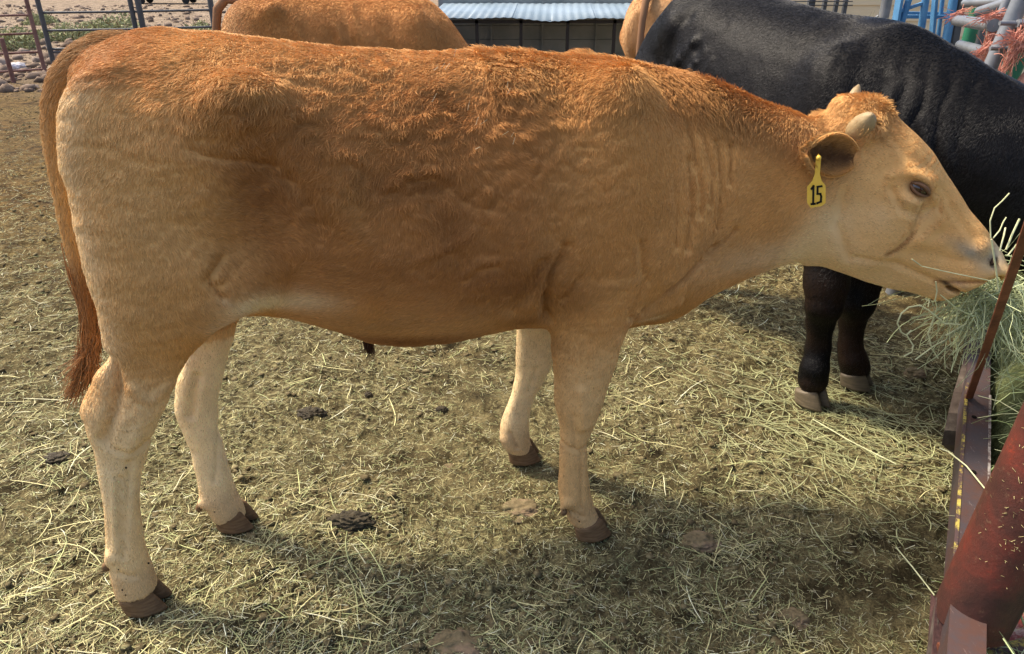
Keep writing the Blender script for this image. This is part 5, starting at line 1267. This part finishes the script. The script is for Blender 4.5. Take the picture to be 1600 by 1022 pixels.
# straw flecks caught in the coats
P = []; r = np.random.default_rng(3)
for px, py in [(683, 105), (694, 100), (733, 162), (746, 186), (801, 207), (803, 217), (818, 106), (793, 130), (756, 188), (747, 228), (795, 140), (712, 80), (700, 102), (790, 205), (680, 150)]:
    w = np.array(FB.world([*(lambda q: (q[0], -.245 if py > 150 else -.20, q[1]))(FB.px(px, py, -.245 if py > 150 else -.20))])); P.append(w)
P = np.array(P); n = len(P); P -= np.array([0, .02, 0])
straws('straw_flecks', P, .010 + .012 * r.random(n), np.full(n, .0011), r.random(n) * 1.0 - .5, r.normal(1.0, .4, n), np.tile((.80, .72, .48), (n, 1)), 1, ms.m, 0, 0, 5)
# ================================================================== BACKGROUND: fences, shed, house, chute
mgv = NT('grey_painted_pipe', .5, .4); mgv.color(mgv.ramp(mgv.noise(5, 4), [(.3, (.040, .042, .045)), (.7, (.095, .098, .10))]))
mrs = NT('rusty_pipe', .7, .3); mrs.color(mrs.ramp(mrs.noise(6, 5), [(.35, (.13, .055, .04)), (.7, (.27, .15, .12))]))
msl = NT('galvanised_pipe', .38, .5); msl.color(msl.ramp(msl.noise(7, 5), [(.3, (.13, .14, .15)), (.7, (.24, .25, .26))])); msl.b.inputs['Metallic'].default_value = .3
mgn = NT('green_painted_steel', .45, .4); mgn.color(mgn.ramp(mgn.noise(8, 5), [(.3, (.012, .10, .05)), (.7, (.02, .17, .085))]))
mbl = NT('blue_painted_steel', .5, .35); mbl.color(mbl.ramp(mbl.noise(12, 6), [(.3, (.05, .17, .33)), (.7, (.10, .26, .44))]))
mtw = NT('orange_twine', .9, .1); mtw.color(mtw.ramp(mtw.noise(40, 4), [(.3, (.48, .19, .13)), (.7, (.70, .34, .25))]))
def ypx(px, py, y): return Vector(at_y(px, py, y))
def zof(px, py, y): return float(at_y(px, py, y)[2])
# left pipe panels: each panel is a thing with posts and rails
def panel(label, posts, rails, mat_p, mat_r, rp=.03, rr2=.018, name='pipe_fence_panel', group='pipe panels of the left fence'):
    b = Vector((posts[0][0], posts[0][1], terrain(posts[0][0], posts[0][1]).item())); e = empty(name, b, label=label, cat='fence panel', group=group)
    for x, y, z0, z1 in posts:
        m = MB(); m.tube([Vector((x, y, z0)) - b, Vector((x, y, z1)) - b], rp, 12); m.build('post', mat_p, e, smooth=True)
    for a, c in rails:
        m = MB(); m.tube([Vector(a) - b, Vector(c) - b], rr2, 10); m.build('rail', mat_r, e, smooth=True)
    return e
# main grey panel: post feet at (85,105) px, next at (213,~60)
pA = at_z(86, 108); pB = at_y(209, 30, pA[1] + .3); pC = at_y(333, 30, pA[1] + .8)
zA = lambda py, P, px: zof(px, py, P[1])
hA = [zof(64, 20, pA[1]), zof(70, 48, pA[1]), zof(77, 77, pA[1])]
for (P, Q, lab) in ((pA, pB, 'dark grey pipe panel at the left of the yard, beside the rust-red post'), (pB, pC, 'dark grey pipe panel with the thick post, above the rump of the steer')):
    sp = [(P[0], P[1], -.03, 1.75), (Q[0], Q[1], -.03, 1.75)]
    rl = [((P[0], P[1], h), (Q[0], Q[1], h)) for h in (hA[0], hA[1], hA[2], .25, 1.55)]
    panel(lab, sp if P is pA else sp[1:] + [(P[0] + .12, P[1], .0, 1.6)], rl, mgv.m, mgv.m, .045 if P is not pA else .038)
q0 = at_z(22, 130); q1 = at_z(72, 118); q2 = at_z(-160, 150)
hs = [zof(30, 22, q1[1] + .2), zof(30, 52, q1[1]), zof(30, 81, q1[1]), zof(30, 108, q1[1])]
panel('older rusty pipe panel at the far left edge of the yard', [(q0[0], q0[1], -.02, hs[1] + .0), (q1[0], q1[1], -.02, 1.8), (q2[0], q2[1], -.02, 1.2)], [((q0[0] - 1.6, q0[1] - .3, h), (q1[0], q1[1], h)) for h in hs[1:]] + [((q0[0] - 1.6, q0[1] - .3, hs[0]), (q1[0], q1[1], hs[0]))], mrs.m, mrs.m, .030, .016)
# boulders and sagebrush
mwb = NT('white_boulder', .85, .2); mwb.color(mwb.ramp(mwb.noise(4, 6), [(.3, (.40, .38, .38)), (.7, (.68, .66, .68))])); mwb.bump(mwb.noise(10, 5), .5, .03)
for i, (px, py, Y, a, lab) in enumerate([(234, 40, 15.0, .17, 'white boulder behind the grey pipe panel, the left one of two'), (263, 38, 15.4, .15, 'white boulder behind the grey pipe panel, the right one of two'), (128, 58, 14.0, .09, 'grey boulder behind the left pipe panel'), (20, 78, 12.6, .10, 'grey boulder by the rusty panel at the left edge')]):
    w = at_y(px, py, Y); Vd, Fd = ico(3); nse = fbm(Vd[:, 0] * 1.7 + i * 5, Vd[:, 1] * 1.7, Vd[:, 2] * 1.7, 3, 500 + i)
    o = mesh_obj('boulder', Vd * (1 + .5 * nse)[:, None] * np.array([a * 1.2, a, a * .75]), Fd, mwb.m, None, label=lab, cat='boulder', group='boulders behind the fence'); o.location = (w[0], w[1], float(gz(w[0], w[1])) + a * .3)
mbr = NT('sage_leaves', .8, .1); mbr.color(mbr.attr('coat'))
for i, (px, Y, rad, h, lab) in enumerate([(8, 15.5, .55, .40, 'green sagebrush at the far left edge behind the rusty panel'), (45, 17.0, .40, .30, 'pale green sagebrush second from the left edge'), (105, 17.5, .55, .38, 'green sagebrush in the middle of the left pipe panel'),
        (152, 18.5, .55, .42, 'yellow green sagebrush left of the thick grey post'), (188, 18.5, .60, .55, 'tall green sagebrush touching the thick grey post'), (308, 17.5, .55, .42, 'green sagebrush left of the far tan cow'), (62, 22.0, .5, .35, 'small sagebrush farther off behind the left panel')]):
    w = at_y(px, 30, Y); r = np.random.default_rng(600 + i); n = 1500
    d = r.normal(0, 1, (n, 3)); d /= np.linalg.norm(d, axis=1, keepdims=True); d[:, 2] = np.abs(d[:, 2]); rr3 = (.35 + .65 * r.random((n, 1)) ** .5) * (1 + .35 * fbm(d[:, 0] * 2, d[:, 1] * 2, d[:, 2] * 2 + i, 2, 7)[:, None]); C = d * rr3 * np.array([rad, rad, h]) * .9
    a1 = r.normal(0, 1, (n, 3)) * .035; a2 = r.normal(0, 1, (n, 3)) * .018; Vt = np.stack([C - a1 * .5, C + a2, C + a1 + np.array([0, 0, .02])], 1).reshape(-1, 3); Ft = np.arange(3 * n).reshape(-1, 3)
    cc = np.array((.30, .31, .16)) * (.6 + .9 * r.random((n, 1))); cc = np.repeat(cc, 3, 0)
    zb = float(gz(w[0], w[1])); e = empty('sagebrush', (w[0], w[1], zb), label=lab, cat='bush', group='sagebrush on the slope behind the fence')
    mesh_obj('foliage', Vt, Ft, mbr.m, e, smooth=False, colors=cc)
    mb = MB()
    for k in range(7):
        a = r.random() * 6.28; mb.tube([(0, 0, -.03), (math.cos(a) * rad * .3, math.sin(a) * rad * .3, h * .35), (math.cos(a) * rad * .7, math.sin(a) * rad * .7, h * .8)], [.02, .012, .005], 5)
    mb.build('stem', mrs.m, e)
# white trailer and road at the top left
mwh = NT('white_painted_metal', .5, .4).color((.72, .72, .70)).m; mdk2 = NT('dark_rubber', .9, .1).color((.03, .03, .03)).m
w = at_y(262, 2, 34); wz = float(gz(w[0], w[1])); tr = empty('flat_trailer', (w[0], w[1], wz), R(3), label='white flat trailer far behind the grey pipe panel', cat='trailer')
MB().box(-1.5, 1.5, -.5, .5, .28, .40, bev=.02).build('deck', mwh, tr); MB().box(-1.0, -.6, -.4, .4, .40, .62, bev=.02).build('toolbox', mgv.m, tr)
for sx in (-.9, .9):
    for sy in (-.45, .45): MB().tube([(sx, sy - .05, .14), (sx, sy + .05, .14)], .14, 16).build('wheel', mdk2, tr, smooth=True)

# ---------------- cattle shed with corrugated roof
ms_y = 15.5
sl_ = at_y(668, 30, ms_y); sr_ = at_y(1120, 30, ms_y); zg = float(terrain(0.3, ms_y)); ze = zof(850, 29, ms_y); zr = zof(850, 3, ms_y + 2.6)
shed = empty('cattle_shed', (sl_[0], ms_y, zg), 0, label='low open shed with pale corrugated metal roof and dark inside', cat='shed')
Ls = sr_[0] - sl_[0]
mrf = NT('corrugated_roof_steel', .45, .4); mrf.color(mrf.ramp(mrf.noise(1.4, 5, .6, mrf.co((1, .3, 1))), [(.3, (.15, .21, .25)), (.7, (.25, .32, .37))]))
nsh = 7
for i in range(nsh):
    x0, x1 = i * Ls / nsh + .0, (i + 1) * Ls / nsh + .05; m_c = 44; Vr = []; zoff = .006 * (i % 2)
    for j in range(m_c + 1):
        x = x0 + (x1 - x0) * j / m_c; cz = .0055 * math.sin(x * 2 * math.pi / .16); sag = .025 * math.sin(x * 1.9) + .018 * math.sin(x * 4.1 + 1)
        for yy, zz in ((-.12, ze - zg + sag), (1.3, (ze + zr) / 2 - zg + sag * .3), (2.7, zr - zg)): Vr += [(x + yy * .05, yy, zz + cz + zoff), (x + yy * .05, yy, zz + cz + zoff - .004)]
    Fr = []
    for j in range(m_c):
        for k in range(2):
            a = j * 6 + k * 2; Fr += [(a, a + 6, a + 8, a + 2), (a + 1, a + 3, a + 9, a + 7)]
        a = j * 6; Fr += [(a, a + 1, a + 7, a + 6), (a + 4, a + 10, a + 11, a + 5)]
    a = 0; Fr += [(0, 2, 3, 1), (2, 4, 5, 3)]; a = m_c * 6; Fr += [(a, a + 1, a + 3, a + 2), (a + 2, a + 3, a + 5, a + 4)]
    mesh_obj('roof_sheet', Vr, Fr, mrf.m, shed)
mwl = NT('shed_back_wall_steel', .7, .2); mwl.color(mwl.ramp(mwl.noise(2, 4), [(.3, (.17, .19, .19)), (.7, (.26, .28, .28))]))
nb = 8
for k in range(nb):
    z0 = k * (ze - zg + .3) / nb; MB().box(0, Ls, 2.4 + .012 * (k % 2), 2.43 + .012 * (k % 2), z0, z0 + (ze - zg + .3) / nb - .012).build('wall_board', mwl.m, shed)
MB().box(0, Ls, 2.45, 2.48, 0, ze - zg + .35).build('wall', mwl.m, shed)
MB().box(-.03, 0, 0, 2.4, 0, ze - zg).build('side_wall', mwl.m, shed)
for px in (670, 745, 814, 887, 960, 1040): 
    x = at_y(px, 50, ms_y)[0] - sl_[0]; MB().box(x - .03, x + .03, .0, .06, 0, ze - zg - .02).build('post', NT('dark_wood', .8, .2).color((.025, .022, .02)).m if px == 670 else bpy.data.materials['dark_wood'], shed)
for px in (768, 848, 932):
    x = at_y(px, 50, ms_y + 2.3)[0] - sl_[0]; MB().box(x - .02, x + .02, 2.33, 2.37, 0, ze - zg + .2).build('stud', mwl.m, shed)
MB().box(0, Ls, 0, .05, ze - zg - .085, ze - zg - .03).build('eave_beam', bpy.data.materials['dark_wood'], shed)
# white pipe and rubbish behind the roof
w0, w1 = ypx(700, 1, 20), ypx(868, 2, 20); mb = MB(); mb.tube([w0, w1], .04, 10); mb.build('white_pipe', mwh, None, smooth=True, label='long white pipe lying behind the shed roof', cat='pipe')

# ---------------- house wall with beige clapboards behind the black cow
mh_y = 13.0
hx0, hx1 = at_y(1215, 30, mh_y)[0], at_y(1640, 30, mh_y)[0]; hz = float(terrain(5, mh_y)) - .1
house = empty('beige_house', (hx0, mh_y, hz), R(-2), label='beige house wall of wide horizontal boards behind the black cow', cat='house')
mbd = NT('beige_clapboard', .7, .2); mbd.color(mbd.ramp(mbd.noise(2.2, 4, co=mbd.co((.4, 1, 3))), [(.3, (.66, .53, .32)), (.7, (.80, .66, .42))])); mbd.bump(mbd.noise(30, 3), .1, .004)
bh = .235
for k in range(16):
    z0 = k * bh; mb = MB(); Lh = hx1 - hx0 + 3.5
    mb.add([(0, 0, z0), (Lh, 0, z0), (Lh, .018, z0 + bh), (0, .018, z0 + bh), (0, .05, z0), (Lh, .05, z0), (Lh, .05, z0 + bh), (0, .05, z0 + bh)], [(0, 1, 2, 3), (7, 6, 5, 4), (0, 4, 5, 1), (3, 2, 6, 7), (0, 3, 7, 4), (1, 5, 6, 2)]); mb.build('clapboard', mbd.m, house)
MB().box(0, Lh, .052, 3.0, 0, 16 * bh).build('wall', mbd.m, house)
# roof above (outside the picture) keeps the house whole
mb = MB(); mb.add([(-.3, -.4, 3.7), (Lh + .3, -.4, 3.7), (Lh + .3, 1.5, 4.6), (-.3, 1.5, 4.6), (-.3, 3.4, 3.7), (Lh + .3, 3.4, 3.7)], [(0, 1, 2, 3), (3, 2, 5, 4), (0, 3, 4), (1, 5, 2), (0, 4, 5, 1)]); mb.build('roof', mgv.m, house)
# small post-and-wire fence in front of the house
pf = empty('wire_fence', at_z(1265, 100), 0, label='low dark post and wire fence in front of the beige house', cat='fence'); f1 = Vector(pf.location); f1.z = float(terrain(f1.x, 9.0))
Yf = 9.0; base = Vector((at_y(1265, 20, Yf)[0], Yf, float(terrain(3.5, Yf)))); pf.location = base
for px in (1220, 1265, 1286, 1304, 1318):
    x = at_y(px, 20, Yf)[0] - base.x; MB().box(x - (.035 if px in (1265, 1220) else .018), x + (.035 if px in (1265, 1220) else .018), -.03, .03, 0, zof(px, -12, Yf) - base.z).build('post', mgv.m, pf)
for py in (2, 8):
    MB().tube([(at_y(1180, py, Yf)[0] - base.x, -.04, zof(1250, py, Yf) - base.z), (at_y(1330, py, Yf)[0] - base.x, -.04, zof(1250, py, Yf) - base.z)], .006, 6).build('wire', mgv.m, pf)
w = ypx(1380, 30, 8.0); zb = float(terrain(w.x, 8.0)); mb = MB(); mb.tube([(w.x, 8.0, zb), (w.x, 8.0, zof(1380, -20, 8.0))], .05, 14); mb.build('white_post', msl.m, None, smooth=True, label='pale grey pipe post left of the blue chute', cat='post')
mb = MB(); mb.tube([ypx(1372, 25, 7.9), ypx(1366, 29, 7.9), ypx(1350, 31, 7.9)], .012, 8); mb.build('pipe_end', msl.m, None, smooth=True, label='thin bent pipe end at the foot of the pale grey post', cat='pipe')
# grass behind the cow's back
r = np.random.default_rng(77); n = 260; P = np.array([tuple(ypx(px, 33, 7.6)) for px in 1320 + 60 * r.random(n)]); strands('dry_grass_tuft', P + np.array([0, 0, -.12]), r.normal(0, .5, (n, 3)) + np.array([0, 0, 1.0]), .10 + .12 * r.random(n), np.full(n, .002), np.tile((.30, .27, .14), (n, 1)), 4, .8, 8)

# ---------------- blue squeeze chute
Yc = 5.6
gzc = float(terrain(4, Yc)); c0_ = ypx(1400, 40, Yc); chute = empty('squeeze_chute', (c0_.x, Yc, gzc), 0, label='blue steel cattle chute of plates and round bars behind the black cow', cat='cattle chute'); cb = Vector((c0_.x, Yc, gzc))
def cbar(name, a, b, w, h, ya=Yc, yb=Yc, rnd=False, mat=None, low=True):
    A, B = ypx(*a, ya), ypx(*b, yb)
    if low: 
        d = (B - A); t = (gzc - B.z) / d.z if abs(d.z) > 1e-4 else 0; B = B + d * max(0, t)
    mb = MB()
    if rnd: mb.tube([A - cb, B - cb], w / 2, 12)
    else: mb.bar(A - cb, B - cb, w, h)
    return mb.build(name, mat or mbl.m, chute, smooth=rnd)
cbar('side_plate', (1408, -15), (1400, 32), .085, .02)
cbar('bar', (1423, -10), (1408, 38), .045, .04, rnd=True); cbar('bar', (1448, -12), (1440, 42), .05, .04, rnd=True); cbar('side_plate', (1462, -12), (1457, 46), .055, .02, Yc + .05, Yc + .05)
cbar('bar', (1492, -12), (1480, 55), .06, .04, rnd=True); cbar('bar', (1474, -12), (1468, 40), .03, .03, Yc + .2, Yc + .2, rnd=True)
cbar('cross_bar', (1405, 18), (1450, 2), .022, .02, low=False); cbar('cross_bar', (1412, 26), (1520, 27), .025, .025, Yc + .15, Yc + .15, low=False); cbar('cross_bar', (1408, 20), (1500, 22), .02, .02, Yc + .25, Yc + .25, low=False)
cbar('frame_post', (1505, -12), (1492, 60), .045, .045, mat=mgv.m)

# ---------------- green posts, galvanised panel and twine at the top right
def post(name, a, b, y, rad_, mat, label, cat_='post', extend=True, group=None):
    A, B = ypx(*a, y), ypx(*b, y); d = B - A
    if extend:
        g0 = float(terrain(B.x, y)) - .02; B = A + d * ((g0 - A.z) / d.z)
    mb = MB(); mb.tube([A, B], rad_, 18); return mb.build(name, mat, None, smooth=True, label=label, cat=cat_, group=group)
post('green_post', (1527, 12), (1511, 72), 5.0, .040, mgn.m, 'green steel post behind the black cow, between the chute and the twine')
post('green_post', (1604, 58), (1567, 142), 3.9, .045, mgn.m, 'green steel post right of the orange twine, under the rust pipe')
post('grey_post', (1545, -15), (1527, 75), 5.3, .030, mgv.m, 'dark grey post just right of the green post')
gp = empty('galvanised_panel', ypx(1570, 40, 3.5), 0, label='galvanised pipe panel with a thick double upright at the top right corner', cat='fence panel'); go = Vector(gp.location)
def gt(name, a, b, ya, yb, rad_, ground=False, mat=None):
    A, B = ypx(*a, ya), ypx(*b, yb)
    if ground: d = B - A; B = A + d * ((terrain(B.x, B.y).item() - .02 - A.z) / d.z)
    mb = MB(); mb.tube([A - go, B - go], rad_, 16); return mb.build(name, mat or msl.m, gp, smooth=True)
gt('upright', (1600, -12), (1552, 98), 3.5, 3.5, .036, True); gt('upright', (1580, -14), (1540, 85), 3.75, 3.75, .022, True)
gt('rail', (1494, 32), (1553, 40), 4.6, 3.6, .028); gt('rail', (1508, 5), (1600, 0), 4.9, 4.0, .024); gt('rail', (1530, 18), (1600, -4), 4.2, 3.7, .024); gt('rail', (1500, 70), (1540, 82), 4.6, 3.7, .026)
gt('rail', (1590, 45), (1680, 40), 3.5, 3.2, .034, mat=mrs.m); gt('rail', (1586, 72), (1680, 75), 3.5, 3.2, .026, mat=mrs.m)
for px, py in ((1578, 36), (1563, 75)):
    A = ypx(px, py, 3.45) - go; mb = MB(); mb.tube([A + Vector((-.05, -.01, 0)), A + Vector((.05, -.01, .0))], .010, 8); mb.tube([A + Vector((.02, -.02, 0)), A + Vector((.045, -.02, .0))], .018, 6); mb.build('hinge_bolt', msl.m, gp, smooth=True)
post('rust_pipe', (1640, 90), (1586, 150), 3.3, .040, mrs.m, 'dark rust pipe at the right edge below the green post', 'pipe')
def twine(px, py, y, n, sx, sz, seed, lab):
    r = np.random.default_rng(seed); mb = MB(); c = ypx(px, py, y)
    main = Vector((r.normal(0, .25), 0, -1)).normalized() if sz > sx else Vector((1, 0, r.normal(0, .3))).normalized()
    for k in range(n * 3):
        t0_ = r.normal(0, .45); p = c + main * float(t0_ * max(sx, sz)) + Vector((r.normal(0, .012), r.normal(-.01, .012), r.normal(0, .012))); pts = [p]
        d = (main * float(r.choice([-1, 1])) + Vector((r.normal(0, .25), r.normal(0, .15), r.normal(0, .25)))).normalized()
        for j in range(4): p = p + d * .018; pts.append(p.copy()); d = (d + Vector((r.normal(0, .22), r.normal(0, .12), r.normal(-.12, .2)))).normalized()
        mb.tube(pts, .0016, 3, cap=False)
    mb.build('baling_twine', mtw.m, None, label=lab, cat='twine', group='orange twine tied on the corner fence')
twine(1556, 25, 3.65, 26, .07, .02, 1, 'orange twine knot at the top, on the thin galvanised rail'); twine(1546, 60, 3.65, 40, .03, .10, 2, 'orange twine hanging left of the thick galvanised upright')
twine(1538, 78, 3.6, 24, .05, .03, 3, 'lowest orange twine bunch, just above the back of the black cow'); twine(1581, 82, 3.35, 46, .03, .09, 4, 'orange twine tassel right of the thick galvanised upright')
twine(1592, 65, 3.35, 24, .07, .03, 5, 'orange twine wrapped round the rust rail at the right edge'); twine(1497, 22, 4.6, 16, .05, .03, 6, 'orange twine scrap beside the blue chute')
